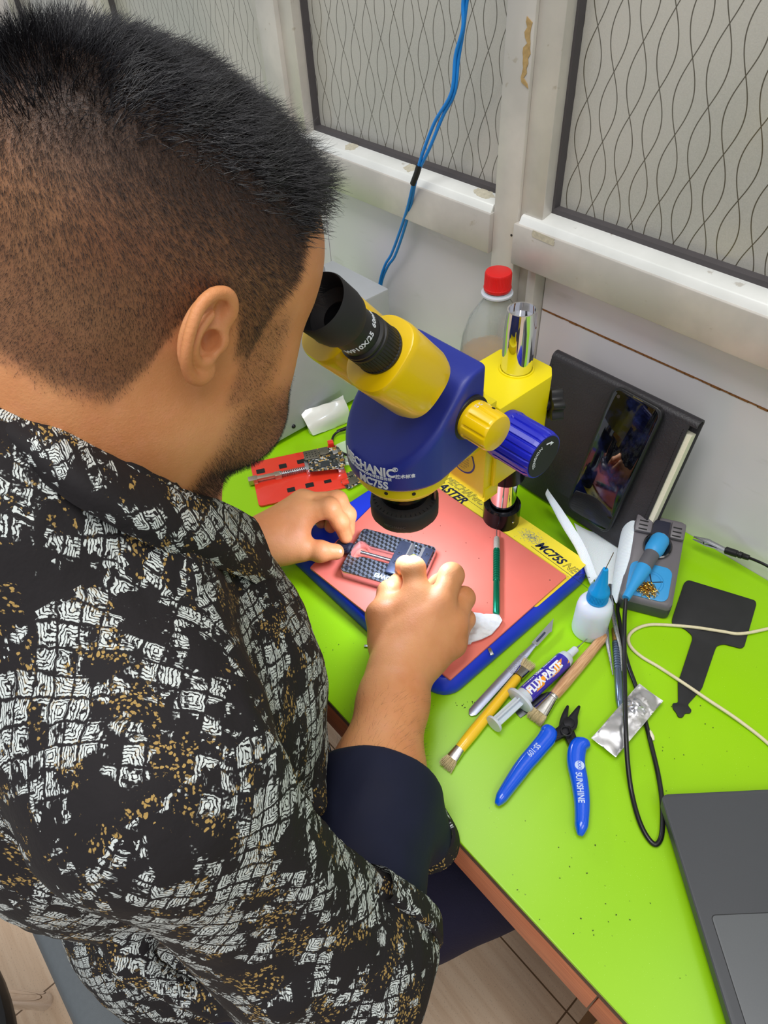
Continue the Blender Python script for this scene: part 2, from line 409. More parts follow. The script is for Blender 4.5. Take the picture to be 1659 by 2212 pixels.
# ================================================================= DESK
def m_green():
    g = NT('glossy_lime_acrylic'); co = g.coord(); n = g.noise(co, 7, 3); s = g.noise(co, 900, 2); s2 = g.noise(co, 260, 2)
    c = g.mix(n, rgb(140, 199, 8), rgb(156, 208, 18)); c = g.mix(g.math('MULTIPLY', g.ramp(s, 0.68, 0.74), 0.5), c, rgb(205, 235, 120))
    c = g.mix(g.math('MULTIPLY', g.ramp(s2, 0.74, 0.78), 0.55), c, rgb(70, 90, 20))
    g.put(g.b.inputs['Base Color'], c); g.put(g.b.inputs['Roughness'], g.math('ADD', g.math('MULTIPLY', n, 0.12), 0.24)); g.b.inputs['Specular IOR Level'].default_value = 0.25
    g.b.inputs['Subsurface Weight'].default_value = 0.0; return g.m
DX0, DX1, DY0, DY1 = -1.6, 0.75, 0.163, 0.6115
desk = thing('desk', 'long workbench with a glossy lime green top against the partition wall', 'desk', (0, DY0, 0))
b = MB(); b.prism(rrect(DX0, DY0, DX1, DY1, .004, 2), T-0.004, T); b.build('desk_cover', m_green(), desk, bevel=0.0008, world=True)
b = MB(); b.box((DX0, DY0+.0025, T-0.022), (DX1, DY1, T-0.0041)); b.build('desk_board', mat('raw_chipboard_edge', (112, 86, 66), .9, var=.3, scale=500, bump=.6, bscale=1500), desk, world=True)
def m_ply():
    g = NT('orange_brown_wood'); co = g.coord(); n = g.noise(g.vmath('MULTIPLY', co, (4, 40, 90)), 5, 6)
    c = g.mix(g.ramp(n, .3, .72), rgb(208, 126, 84), rgb(180, 100, 64)); k = g.noise(g.vmath('MULTIPLY', co, (.4, 1, 1)), 60, 2)
    c = g.mix(g.ramp(k, .76, .78), c, rgb(50, 26, 18)); g.put(g.b.inputs['Base Color'], c); g.b.inputs['Roughness'].default_value = .55; g.bump(n, .3, .0006); return g.m
M_PLY = m_ply(); M_CHIP = mat('coarse_chipboard', (168, 122, 74), .9, var=.35, scale=420, bump=.6, bscale=700)
b = MB(); b.box((DX0, DY0+.0035, T-0.078), (0.0095, DY0+.016, T-0.0225)); b.box((0.011, DY0+.0035, T-0.078), (DX1, DY0+.016, T-0.0225)); b.build('apron', M_PLY, desk, bevel=.0008, world=True)
for lx in (-1.5, 0.036, 0.65):
    b = MB(); b.box((lx-.014, DY0+.017, 0), (lx+.014, DY0+.22, T-.0225)); b.build('leg', M_CHIP, desk, world=True)
b = MB(); b.box((DX0, DY1-.03, .35), (DX1, DY1-.012, T-.0225)); b.build('back_panel', mat('dark_back_panel', (60, 50, 46), .8), desk, world=True)

# ---- microscope base ------------------------------------------------
def m_blue(name='blue_enamel', c0=(14, 42, 196), r=.38):
    g = NT(name); co = g.coord(); n = g.noise(co, 900, 2); g.put(g.b.inputs['Base Color'], g.mix(g.noise(co, 20), rgb(*c0), rgb(c0[0]+6, c0[1]+8, min(255, c0[2]+12))))
    g.b.inputs['Roughness'].default_value = r; g.bump(n, .12, .0004); return g.m
M_BLUE = m_blue('blue_enamel', (14, 48, 196)); M_NAVY = m_blue('blue_plastic', (28, 42, 138), .42); M_YEL = mat('yellow_plastic', (238, 218, 6), .36, var=.02, scale=10); M_YELD = mat('golden_yellow_plastic', (240, 200, 0), .3, var=.02, scale=8, coat=.3)
M_BLK = mat('black_plastic', (26, 26, 28), .45, var=.1); M_BLKG = mat('glossy_black_metal', (20, 19, 23), .18, .6, var=.1); M_RUB = mat('black_rubber', (34, 34, 37), .62, var=.1)
M_CHR = mat('chrome', (232, 232, 236), .04, 1.0, var=.01); M_STEEL = mat('brushed_steel', (186, 188, 192), .28, 1.0, var=.08, scale=300)
M_WTXT = mat('white_print', (232, 236, 244), .5, var=.01); M_NTXT = mat('dark_blue_print', (26, 34, 60), .5, var=.02)
BX0, BX1, BY0, BY1 = -0.507, -0.2345, 0.243, 0.4815; BT = .770
PX, PY = -.353, .456; AX, AY = -.36, .312
scope = thing('microscope', 'blue and yellow binocular stereo microscope with black eyepieces on a chrome pillar', 'microscope', (PX, PY, T))
def rr_ring(ins, z): return [(x, y, z) for x, y in rrect(BX0+ins, BY0+ins, BX1-ins, BY1-ins, .024-ins*.5, 6)]
b = MB(); b.loft([rr_ring(0.001, T), rr_ring(0, T+.002), rr_ring(0, T+.009), rr_ring(.0045, BT-.002), rr_ring(.007, BT)]); base = b.build('base', M_BLUE, scope, world=True, sharp=30)
b = MB(); b.prism([(x, y) for x, y in rrect(BX0+.012, .385, BX1-.006, .4755, .004, 3)], BT, BT+.0005); plate = b.build('printed_plate', mat('yellow_plate_print', (244, 222, 60), .42, var=.02), base, world=True)
def tab(px0, px1, z):    # text frame running from pixel px0 towards px1
    A = atz(*px0, z); B = atz(*px1, z); return frame(A, B-A, (0, 0, 1)), (B-A).length
ZP = BT+.0006
m_, L_ = tab((1155, 1178), (1218, 1226), ZP); text('lettering', 'MC75S', .0148, m_, M_NTXT, base, .0001, bold=.03, shear=.35, sx=.86, world=True)
m_, L_ = tab((1214, 1222), (1262, 1258), ZP); text('lettering', 'NEW', .0140, m_, M_NTXT, base, outline=True, shear=.35, sx=.86, world=True)
b = MB(); A = atz(1147, 1180, ZP); B = atz(1285, 1282, ZP); b.box((0, -.0001, 0), ((B-A).length, .0003, .0002), frame(A, B-A, (0, 0, 1))); b.build('underline', M_NTXT, base, world=True)
m_, L_ = tab((930, 1050), (1005, 1107), ZP); text('lettering', 'MASTER', .0165, frame(atz(1010, 1107, ZP)-Vector((1, 0, 0))*.070+Vector((0, .0055, 0)), (1, 0, 0), (0, 0, 1)), M_NTXT, base, .0001, bold=.03, shear=.35, sx=.92, world=True)
text('lettering', 'MECHANIC', .0145, frame(atz(952, 1040, ZP)+Vector((0, .005, 0)), (1, 0, 0), (0, 0, 1)), M_NTXT, base, outline=True, shear=.35, sx=.86, world=True)
b = MB(); A = atz(958, 1052, ZP)+Vector((0, .005, 0)); b.box((0, 0, 0), (.085, .0003, .0002), frame(A, (1, 0, 0), (0, 0, 1))); b.build('underline', M_NTXT, base, world=True)
# blue fingerprints smudged on the plate
sm = MB()
for cx, cy in ((1148, 1160), (1250, 1262)):
    q = atz(cx, cy, ZP)
    for k in range(420):
        dx, dy = RNG.normal(0, .0075), RNG.normal(0, .004); r = .00010+.00014*RNG.random()
        if q.x+dx < BX1-.008: sm.box((q.x+dx-r*2, q.y+dy-r, ZP-.0001), (q.x+dx+r*2, q.y+dy+r, ZP+.00004))
sm.build('ink_smudge', mat('blue_ink', (124, 138, 150), .7), base, world=True)['kind'] = 'stuff'
# silicone mat
mt = MB(); cs = [(-.449, .2435), (-.2405, .2575), (-.2435, .4405), (-.492, .437)]
MT = BT+.0036
mt.prism(rpoly([(x, y) for x, y in cs], .002, 3), BT+.0006, MT)
def m_mat():
    g = NT('salmon_silicone'); co = g.coord(); n = g.noise(co, 25, 4); v = g.node('ShaderNodeTexVoronoi'); g.put(v.inputs['Vector'], co); v.inputs['Scale'].default_value = 70
    c = g.mix(n, rgb(226, 112, 96), rgb(232, 124, 108)); gate = g.ramp(g.noise(co, 33, 1), .60, .62)
    spk = g.math('MULTIPLY', g.math('SUBTRACT', 1.0, g.ramp(v.outputs['Distance'], .035, .07)), gate)
    c = g.mix(spk, c, rgb(60, 44, 40)); g.put(g.b.inputs['Base Color'], c); g.b.inputs['Roughness'].default_value = .42; return g.m
smat = mt.build('silicone_mat', m_mat(), None, bevel=.0004); tag(smat, 'salmon pink silicone mat lying on the blue microscope base', 'mat')

# ---- scope column ---------------------------------------------------
C = Matrix.Translation((PX, PY, 0))
b = MB(); b.lathe([(.0106, .80), (.0135, .7985), (.0135, 1.036), (.0115, 1.052), (.0104, 1.052), (.0104, 1.02)], C @ Matrix.Translation((0, 0, 0)), 48, cap=False)
b.v = []; b.f = []
b.lathe([(.0150, BT+.001), (.0150, 1.028), (.0136, 1.045), (.0122, 1.045), (.0120, 1.037), (.0001, 1.036)], C, 48, cap=False); b.build('pillar', M_CHR, scope, world=True, sharp=20)
b = MB(); b.lathe([(.0215, BT+.0006), (.0215, .796), (.0200, .7985), (.0175, .7985), (.0172, .7955), (.0150, .7955)], C, 48, cap=False); b.build('base_collar', M_BLKG, scope, world=True, sharp=25)
b = MB(); b.lathe([(.0152, .842), (.0215, .842), (.0215, .872), (.0152, .872)], C, 48, cap=False); b.build('stop_collar', M_BLKG, scope, world=True, sharp=25)
q = Vector((PX+.0215, PY-.004, .783)); b = MB(); b.cyl((q.x-.001, q.y, q.z), (q.x+.0004, q.y, q.z), .0014, seg=12); b.build('set_screw', M_STEEL, scope, world=True)
# focusing carriage
CX0, CX1 = -.387, -.3205
carr = MB(); carr.prism(rpoly([(CX0, .397), (CX1, .397), (CX1, .470), (CX1-.010, .482), (CX0+.010, .482), (CX0, .470)], .002, 2), .884, .982)
carr.lathe([(.0175, .97), (.0175, .9835), (.0153, .9835), (.0153, .97)], C, 40, cap=False)
carriage = carr.build('carriage', M_YEL, scope, bevel=.0012, world=True)
b = MB(); b.box((CX0+.004, .386, .872), (CX1-.004, .3965, .990)); b.box((CX0+.004, .392, .866), (CX0+.012, .404, .884)); b.box((CX1-.013, .388, .866), (CX1-.003, .408, .884)); b.build('slide', M_YEL, carriage, bevel=.001, world=True)
b = MB(); b.box((CX0+.010, .350, .958), (CX1-.006, .386, .989)); b.hexa([(CX1-.020, .366, .980), (CX1-.010, .366, .980), (CX1-.010, .388, .980), (CX1-.020, .388, .980)], [(CX1-.018, .384, 1.001), (CX1-.012, .384, 1.001), (CX1-.012, .388, 1.001), (CX1-.018, .388, 1.001)]); b.build('arm', M_YEL, scope, bevel=.0015, world=True)
for zz in (.955, .948): 
    b = MB(); b.cyl((CX1-.0004, .406, zz), (CX1+.0003, .406, zz), .0012, seg=10); b.build('screw_hole', mat('dark_hole', (40, 36, 34), .8), carriage, world=True)
# shield sticker on the front of the slide
fm_ = frame((CX0+.033, .3858, .905), (1, 0, 0), (0, -1, 0))
def fr(M, x, y, z=0): return M @ Vector((x, y, z))
shp = [(-.017*math.cos(t), .004-.017*math.sin(t)*1.05) for t in np.linspace(0, PI, 22)]
shp = shp[::-1]+[(-.014, .014), (.014, .014)][::1]
b = MB(); b.prism(shp, 0, .0003, fm_); stk = b.build('badge', M_NAVY, scope, world=True)
b = MB(); b.prism([(x*.9, (y-.004)*.9+.0044) for x, y in shp], .0003, .0005, fm_); b.build('badge_face', mat('badge_gold', (214, 196, 60), .5), stk, world=True)
for k, wd in enumerate((.020, .023, .024, .023, .021, .018)):
    tx = 'PRECISION OPTICS REPAIR TOOL'
    text('fine_print', ['TESTED PRODUCT', 'OPTICAL SYSTEM', 'ZOOM 7X TO 45X', 'WORK DISTANCE', 'STEREO LENS', 'QUALITY'][k], .0029, fm_ @ Matrix.Translation((0, .0085-k*.0033, .0005)), M_NTXT, stk, .00003, align='CENTER', sx=.8, world=True)
# focus knob (tension side)
def ribbed(r, h, n, depth, M, x0=0.0, taper=.92, seg=None):
    seg = seg or n*6; rings = []
    prof = [(r*1.0, 0), (r*1.03, h*.12), (r*1.03, h*.16), (r, h*.2), (r*taper, h*.9), (r*taper*.94, h)]
    for i, (rr, z) in enumerate(prof):
        ring = []
        for j in range(seg):
            a = 2*PI*j/seg; ph = (j % (seg//n))/(seg//n); d = depth if (ph < .22 and 2 < i < 5) else 0
            ring.append(((rr-d)*math.cos(a), (rr-d)*math.sin(a), z))
        rings.append(ring)
    o = MB(); o.loft(rings, M); return o
KM = axis_m((-.3200, .404, .951), (1, 0, 0))
kn = ribbed(.0238, .048, 20, .0014, KM, taper=.995, seg=160).build('focus_knob', m_blue('blue_knob', (22, 30, 178), .3), scope, world=True, sharp=30)
b = MB(); b.cyl((-.2722, .404, .951), (-.2713, .404, .951), .0208, seg=40); kf = b.build('knob_face', M_RUB, kn, world=True)
FK = frame((-.2712, .404, .951), (0, 1, 0), (1, 0, 0))
def arc_text(M, R, a0, dirn=1, k=1.0):
    def fn(v):
        l = M.inverted() @ v; a = a0-l.x/R*dirn; rr = R+l.y*dirn
        return M @ Vector((rr*math.cos(a), rr*math.sin(a), l.z))
    return fn
text('knob_lettering', 'TENSION', .0050, FK, M_WTXT, kn, .0001, world=True, fn=arc_text(FK, .0125, math.radians(205)), sx=1.0)
b = MB(); pts = [FK @ Vector((.0145*math.cos(a), .0145*math.sin(a), .0003)) for a in np.linspace(math.radians(88), math.radians(58), 8)]; b.tube(pts, .0006, 5)
tip = [FK @ Vector((.0145*math.cos(math.radians(58))+dx, .0145*math.sin(math.radians(58))+dy, .0002)) for dx, dy in ((-.001, .0026), (.0030, -.0012), (-.0016, -.0020))]
b.add(tip+[t+Vector((.0004, 0, 0)) for t in tip], [(0, 1, 2), (5, 4, 3), (0, 3, 4, 1), (1, 4, 5, 2), (2, 5, 3, 0)]); b.build('arrow_mark', M_WTXT, kn, world=True)
# rear clamp knob
KB = axis_m((-.3205, .462, .958), (.35, .94, 0))
def lobe(r, amp, n, z0, z1, M):
    o = MB(); o.loft([[((r+amp*math.cos(n*a))*math.cos(a), (r+amp*math.cos(n*a))*math.sin(a), z) for a in np.linspace(0, 2*PI, 60, endpoint=False)] for z in (z0, z1)], M); return o
b = lobe(.0150, .0028, 6, .012, .024, axis_m((CX1-.01, .466, .944), (.6, .8, 0))); b.cyl((CX1-.01, .466, .944), (CX1-.01+.0085, .4775, .944), .006); b.build('clamp_knob', M_BLK, scope, bevel=.001, world=True)
# optical body
Z0 = .955
BR, BRear, BZr = .0505, .372, 1.044
cy_ = AY
def body_f(P):
    x, y, z = P[:, 0]-AX, P[:, 1], P[:, 2]
    xa = np.abs(x)
    hw = np.where(y < cy_, .0505, .0505-(y-cy_)/(BRear-cy_)*.008)
    dr = np.sqrt(x*x+(np.minimum(y-cy_, 0))**2)-hw
    drear = y-BRear
    d = smax(dr, drear, .006)
    d = smax(d, z-BZr, .004); d = smax(d, Z0-z, .004)
    # slanted top towards the user
    e = np.array([0, -.64, .768]); s = (P-np.array([AX, .352, 1.048]))@e
    d = smax(d, s, .007)
    return d
V, F = nets(body_f, (-.42, .25, .945), (-.30, .385, 1.06), .0016)
me = np_mesh('optical_body', V, F); bodyo = link_mesh('optical_body', me, M_NAVY, scope, True, None)
b = MB(); CA = Matrix.Translation((AX, AY, 0))
b.lathe([(.0512, .9765), (.0516, .9770), (.0516, .9774), (.0512, .9779)], CA, 64, cap=False)
b.v = []; b.f = []
b.lathe([(.0445, Z0+.001), (.0440, .941), (.038, .932), (.024, .930)], CA, 48, cap=False); b.box((AX-.020, AY, .935), (AX+.030, .386, .9555)); b.build('holder_ring', M_YEL, scope, bevel=.001, world=True, sharp=40)
for a in (-115, -62, -30): 
    qq = Vector((AX+.0442*math.cos(math.radians(a)), AY+.0442*math.sin(math.radians(a)), .947)); dn = Vector((math.cos(math.radians(a)), math.sin(math.radians(a)), 0))
    o = MB(); o.cyl(qq-dn*.001, qq+dn*.0005, .0018, seg=12); o.build('set_screw', mat('dark_hole', (40, 36, 34), .8), scope, world=True)
b = MB(); b.lathe([(.0262, .931), (.0262, .921), (.0250, .919), (.0240, .918), (.0240, .909), (.0225, .905), (.0225, .893), (.016, .893)], CA, 48, cap=False); b.build('objective', M_BLKG, scope, world=True, sharp=25)
rg = MB(); N_ = 64
prof = [(.0225, .906), (.0315, .9035), (.0335, .900), (.0335, .886), (.0315, .883), (.020, .883), (.020, .888)]
rg.loft([[((r*(1-.012*(abs(math.cos(4*2*PI*j/N_)) > .8)))*math.cos(2*PI*j/N_), r*(1-.012*(abs(math.cos(4*2*PI*j/N_)) > .8))*math.sin(2*PI*j/N_), z) for j in range(N_)] for r, z in prof], CA, cap=False)
ring = rg.build('ring_light', M_RUB, scope, bevel=.0004, world=True)
b = MB()
for k in range(40):
    a = 2*PI*k/40; b.box((.0245, -.0002, 0), (.0305, .0002, .0006), CA @ Matrix.Translation((0, 0, .9039)) @ Matrix.Rotation(a, 4, 'Z') @ Matrix.Rotation(.25, 4, 'Z'))
b.build('cooling_slots', mat('slot_black', (10, 10, 11), .7), ring, world=True)
b = MB(); b.lathe([(.0205, .8850), (.0312, .8850), (.0312, .8838), (.0205, .8838)], CA, 48, cap=False); b.build('lamp_diffuser', mat('ring_lamp_glow', (235, 240, 255), .3, emis=(225, 232, 255), es=2.5), ring, world=True)
def cyl_text(Rr, ang0, zc, M_dummy=None, cx=AX, cyy=AY):
    def fn(v): a = ang0+v.x/Rr; rr = Rr+v.z; return Vector((cx+rr*math.cos(a), cyy+rr*math.sin(a), zc+v.y))
    return fn
I4 = Matrix.Identity(4)
text('lettering', 'MECHANIC', .0042, I4, mat('faint_grey_print', (70, 70, 74), .5), ring, .0002, world=True, fn=cyl_text(.0334, math.radians(-78), .891), sx=1.0, bold=.01)
text('lettering', 'MECHANIC', .0128, I4, M_WTXT, bodyo, .0003, world=True, fn=cyl_text(.0505, math.radians(-113), .9735), sx=.86, bold=.03)
text('lettering', '®', .0065, I4, M_WTXT, bodyo, .0003, world=True, fn=cyl_text(.0505, math.radians(-51.5), .9800))
text('lettering', 'STEREO MICROSCOPE', .0036, I4, M_WTXT, bodyo, .0003, world=True, fn=cyl_text(.0505, math.radians(-112), .9692), sx=.95)
text('lettering', '体视显微镜', .0038, I4, M_WTXT, bodyo, .0003, world=True, fn=cyl_text(.0505, math.radians(-73), .9692), sx=.95)
text('lettering', '技术标准', .0045, I4, M_WTXT, bodyo, .0003, world=True, fn=cyl_text(.0505, math.radians(-49), .9730), sx=.95, bold=.02)
text('lettering', 'MC75S', .0118, I4, M_WTXT, bodyo, .0003, world=True, fn=cyl_text(.0505, math.radians(-90), .9588), sx=.85, bold=.03)
# zoom knob
ZK = Vector((-.3215, .349, 1.003))
b = MB(); b.cyl(ZK+Vector((-.004, 0, 0)), ZK+Vector((.010, 0, 0)), .0205, seg=40); b.build('knob_collar', M_BLK, scope, bevel=.001, world=True)
zk = ribbed(.0172, .030, 10, .0009, axis_m(ZK+Vector((.009, 0, 0)), (1, 0, 0)), taper=.985, seg=120).build('zoom_knob', M_YELD, scope, bevel=.0006, world=True, bang=50)
for k, s_ in enumerate(('0.8', '0.7', '1.5', '2')):
    a = math.radians(100-k*14-(30 if k > 1 else 0))
    Mk = frame(ZK+Vector((.012, .01732*math.cos(a), .01732*math.sin(a))), (1, 0, 0), (0, math.cos(a), math.sin(a)))
    text('scale_mark', '- '+s_, .0034, Mk, M_WTXT, zk, .0001, world=True)
b = MB(); a = math.radians(62); b.cyl(ZK+Vector((.026, .0165*math.cos(a), .0165*math.sin(a))), ZK+Vector((.026, .0176*math.cos(a), .0176*math.sin(a))), .0016, seg=14); b.build('set_screw', mat('dark_hole', (40, 36, 34), .8), zk, world=True)
# eyepiece housings
EV = Vector((0, -.64, .768)); SV = Vector((0, .768, .64))
for side, hx in ((1, -.3325), (-1, -.3880)):
    H0 = Vector((hx, .2955, 1.0640)); HM = frame(H0, (1, 0, 0), EV)   # local y = EV x X = slant up direction
    out = []
    for a in np.linspace(0, 2*PI, 44, endpoint=False):
        ca, sa = math.cos(a), math.sin(a); n = 2.7
        r = (abs(ca)**n+abs(sa)**n)**(-1/n); out.append((r*ca*.0285, r*sa*.0345))
    rings = []
    for k, z in ((.93, -.020), (1, -.010), (1, .034), (.985, .0380), (.955, .0400), (.91, .0406)): rings.append([(x*k*.88, y*k*.87, z) for x, y in out])
    h = MB(); h.loft(rings, HM); ho = h.build('prism_housing', M_YELD, scope, world=True, sharp=40)
    E0 = HM @ Vector((0, .002, .0400))
    EM = frame(E0, (1, 0, 0), EV)
    ey = ribbed(.0182, .020, 44, .0005, EM, taper=.985, seg=264).build('eyepiece', M_BLK, scope, world=True, sharp=30)
    b = MB(); b.lathe([(.0165, .019), (.0180, .0195), (.0180, .0215), (.0168, .0222), (.0168, .0235), (.0178, .0240), (.0178, .0255), (.0160, .027), (.0160, .045), (.0150, .047)], EM, 48, cap=False); b.build('eyepiece_barrel', M_BLK, ey, world=True, sharp=20)
    b = MB(); b.lathe([(.0158, .044), (.0195, .050), (.0205, .056), (.0208, .074), (.0200, .076), (.0188, .074), (.0178, .060), (.0100, .055)], EM, 48, cap=False); b.build('eye_cup', M_RUB, ey, world=True, sharp=40)
    b = MB(); b.lathe([(.0001, .0565), (.008, .0560), (.0115, .0548), (.0115, .052)], EM, 32, cap=False); b.build('ocular_lens', mat('ocular_glass', (8, 9, 14), .05, coat=1), ey, world=True)
    if side == 1:
        def fn(v, EM=EM): a = math.radians(-75)+v.x/.0162; rr = .0162+v.z; return EM @ Vector((rr*math.cos(a), rr*math.sin(a), .033+v.y))
        text('lettering', 'WF10X/25  60mm', .0058, I4, M_WTXT, ey, .0002, world=True, fn=fn, bold=.01)
# ================================================================= THINGS ON THE DESK
def local(M, *p): return M @ Vector(p)
# ---- precision holder with knob -------------------------------------
FT = MT+.0135
fA = atz(785, 1140, FT); fB = atz(942, 1182, FT); fD = atz(733, 1232, FT)
FM = frame(Vector((fA.x, fA.y, MT+.0002)), fB-fA, (0, 0, 1)); FL = (fB-fA).length+.001; FW = .0665
fixm = FM @ Matrix.Translation((0, -FW, 0))
fx = thing('board_holder', 'carbon patterned metal holder with a black knob lying on the pink mat between the hands', 'holder', fixm)
def slot(): return [(.016, .026), (.049, .026), (.049, .044), (.016, .044), (.010, .048), (.004, .048), (.001, .041), (.001, .029), (.004, .022), (.010, .022)]
def plate_with_slot(z0, z1, r=.005):
    bm = bmesh.new(); o = rrect(0, 0, FL, FW, r, 5); s = rpoly(slot(), .003, 3)
    vv = [Vector(p) for p in o+s]; e = [(i, (i+1) % len(o)) for i in range(len(o))]+[(len(o)+i, len(o)+(i+1) % len(s)) for i in range(len(s))]
    rr = geometry.delaunay_2d_cdt(vv, e, [], 0, 1e-7); V, F = rr[0], rr[2]
    def inside(p, poly):
        c = False
        for i in range(len(poly)):
            a, b = poly[i-1], poly[i]
            if (a[1] > p[1]) != (b[1] > p[1]) and p[0] < (b[0]-a[0])*(p[1]-a[1])/(b[1]-a[1])+a[0]: c = not c
        return c
    m = MB(); fs = []
    for f in F:
        c = sum((V[i] for i in f), Vector((0, 0)))/len(f)
        if inside(c, o) and not inside(c, s): fs.append(f)
    n = len(V); m.add([(v.x, v.y, z0) for v in V]+[(v.x, v.y, z1) for v in V], [tuple(reversed(f)) for f in fs]+[tuple(i+n for i in f) for f in fs])
    for L, b0 in ((len(o), 0), (len(s), len(o))):
        m.f += [(b0+i, b0+(i+1) % L, b0+(i+1) % L+n, b0+i+n) for i in range(L)]
    return m
def m_carbon():
    g = NT('carbon_weave'); X = g.sep(g.coord()); s = .0040
    u = g.math('DIVIDE', g.math('ADD', X[0], X[1]), s); v = g.math('DIVIDE', g.math('SUBTRACT', X[0], X[1]), s*1.7)
    fu = g.math('FLOOR', u); fv = g.math('FLOOR', v); ch = g.math('MODULO', g.math('ABSOLUTE', g.math('ADD', fu, g.math('MULTIPLY', fv, 1.0))), 2.0)
    fib = g.noise(g.coord(), 2500, 1)
    c = g.mix(ch, rgb(22, 23, 26), g.mix(fib, rgb(44, 47, 54), rgb(104, 110, 122)))
    g.put(g.b.inputs['Base Color'], c); g.b.inputs['Roughness'].default_value = .35; g.b.inputs['Coat Weight'].default_value = .6; g.b.inputs['Coat Roughness'].default_value = .08; return g.m
M_ALB = mat('bead_blasted_alloy', (214, 214, 218), .22, .9, var=.05); M_DKS = mat('dark_blue_grey_alloy', (70, 76, 96), .35, .6, var=.15, scale=200)
plate_with_slot(0, .0118).build('frame', M_ALB, fx, bevel=.0006)
plate_with_slot(.0119, .0133).build('top_plate', m_carbon(), fx, bevel=.0003)
def scr(x, y, par, z=.0133, r=.0026):
    b = MB(); b.cyl((x, y, z), (x, y, z+.0006), r, r*.93, 20); o = b.build('screw', M_DKS, par)
    c = MB(); c.cyl((x, y, z+.0005), (x, y, z+.00072), r*.42, seg=6); c.build('screw_socket', mat('slot_black', (10, 10, 11), .7), o)
for x, y in ((.006, .006), (.006, FW-.006)): scr(x, y, fx)
b = MB(); b.prism(rrect(.049, .012, .062, .060, .002, 3), .0134, .0175); jw = b.build('jaw', M_DKS, fx, bevel=.0005)
scr(.0545, .028, jw, .0175); scr(.0545, .041, jw, .0175)
b = MB(); b.hexa([(.062, .012, .0134), (.067, .012, .0134), (.067, .060, .0134), (.062, .060, .0134)], [(.062, .012, .0172), (.0635, .012, .0172), (.0635, .060, .0172), (.062, .060, .0172)]); b.build('jaw_lip', M_ALB, jw)
b = MB(); b.prism(rrect(FL-.011, .030, FL-.001, .060, .0015, 3), .0134, .0170); j2 = b.build('jaw', M_DKS, fx, bevel=.0005); scr(FL-.006, .050, j2, .017)
b = MB(); b.box((FL-.0145, .030, .0134), (FL-.011, .060, .0155)); b.build('jaw_lip', M_ALB, j2)
th = MB(); n = 60; pr = []
for i in range(n): pr += [(.0020, i*.040/n), (.0023, (i+.5)*.040/n)]
th.lathe(pr, frame((.010, .035, .0085), (0, 1, 0), (1, 0, 0)), 12); th.build('threaded_rod', M_STEEL, fx, sharp=60)
kn2 = ribbed(.0072, .018, 24, .0005, frame((-.001, .035, .0085), (0, 1, 0), (-1, 0, 0)), taper=.99, seg=144).build('knob', mat('dark_navy_plastic', (38, 40, 58), .45), fx, bevel=.0003, bang=50)
RT = Matrix.Rotation(PI, 4, 'Z')
M_CY = mat('pale_cyan_print', (200, 226, 240), .4, var=.01)
text('lettering', 'AP01', .0062, Matrix.Translation((.0675, .0615, .01335)) @ RT, M_CY, fx, .0001, bold=.03, sx=.95)
text('lettering', 'LGOOWEI', .0078, Matrix.Translation((.0735, .0095, .01335)) @ RT, M_CY, fx, .0001, bold=.04, sx=.95)
# the little board pinched under the right fingers
b = MB(); b.prism(rpoly([(.0665, .026), (.0740, .024), (.0745, .046), (.0690, .048), (.0665, .044)], .001, 2), .0140, .0148, FM @ Matrix.Translation((0, -FW, 0)))
o = b.build('circuit_chip', mat('olive_circuit_board', (150, 150, 84), .5, var=.3, scale=500), None, bevel=.0001); tag(o, 'tiny olive circuit board piece clamped in the holder under the fingertips', 'circuit board')

# ---- green knife pen -------------------------------------------------
zz = MT+.0042
Mn, Ln = lay((1073, 1160), (1072, 1327), zz)
pen = thing('craft_knife', 'slim metallic green grooved tool pen with a needle tip on the pink mat', 'tool pen', Mn)
def along(M=I4): return M @ frame((0, 0, 0), (0, 1, 0), (1, 0, 0))
b = MB(); b.lathe([(.0001, -.0135), (.0005, -.010), (.0006, .002)], along(), 10); b.build('needle', M_STEEL, pen)
b = MB(); b.lathe([(.0014, 0), (.0028, .001), (.0034, .004), (.0036, .015), (.0036, .019)], along(), 24); b.build('chuck', mat('pale_knurled_metal', (190, 186, 172), .5, .5, var=.2, scale=900, bump=.5, bscale=2500), pen)
pr = [(.0036, .019)]
for k in range(13): z = .0205+k*.0034; pr += [(.0039, z), (.0039, z+.0020), (.0031, z+.0024), (.0031, z+.0031)]
pr += [(.0036, .066), (.0036, Ln-.002), (.0030, Ln)]
b = MB(); b.lathe(pr, along(), 28); b.build('barrel', mat('anodised_teal_green', (24, 140, 104), .22, .8, var=.04), pen, sharp=25)

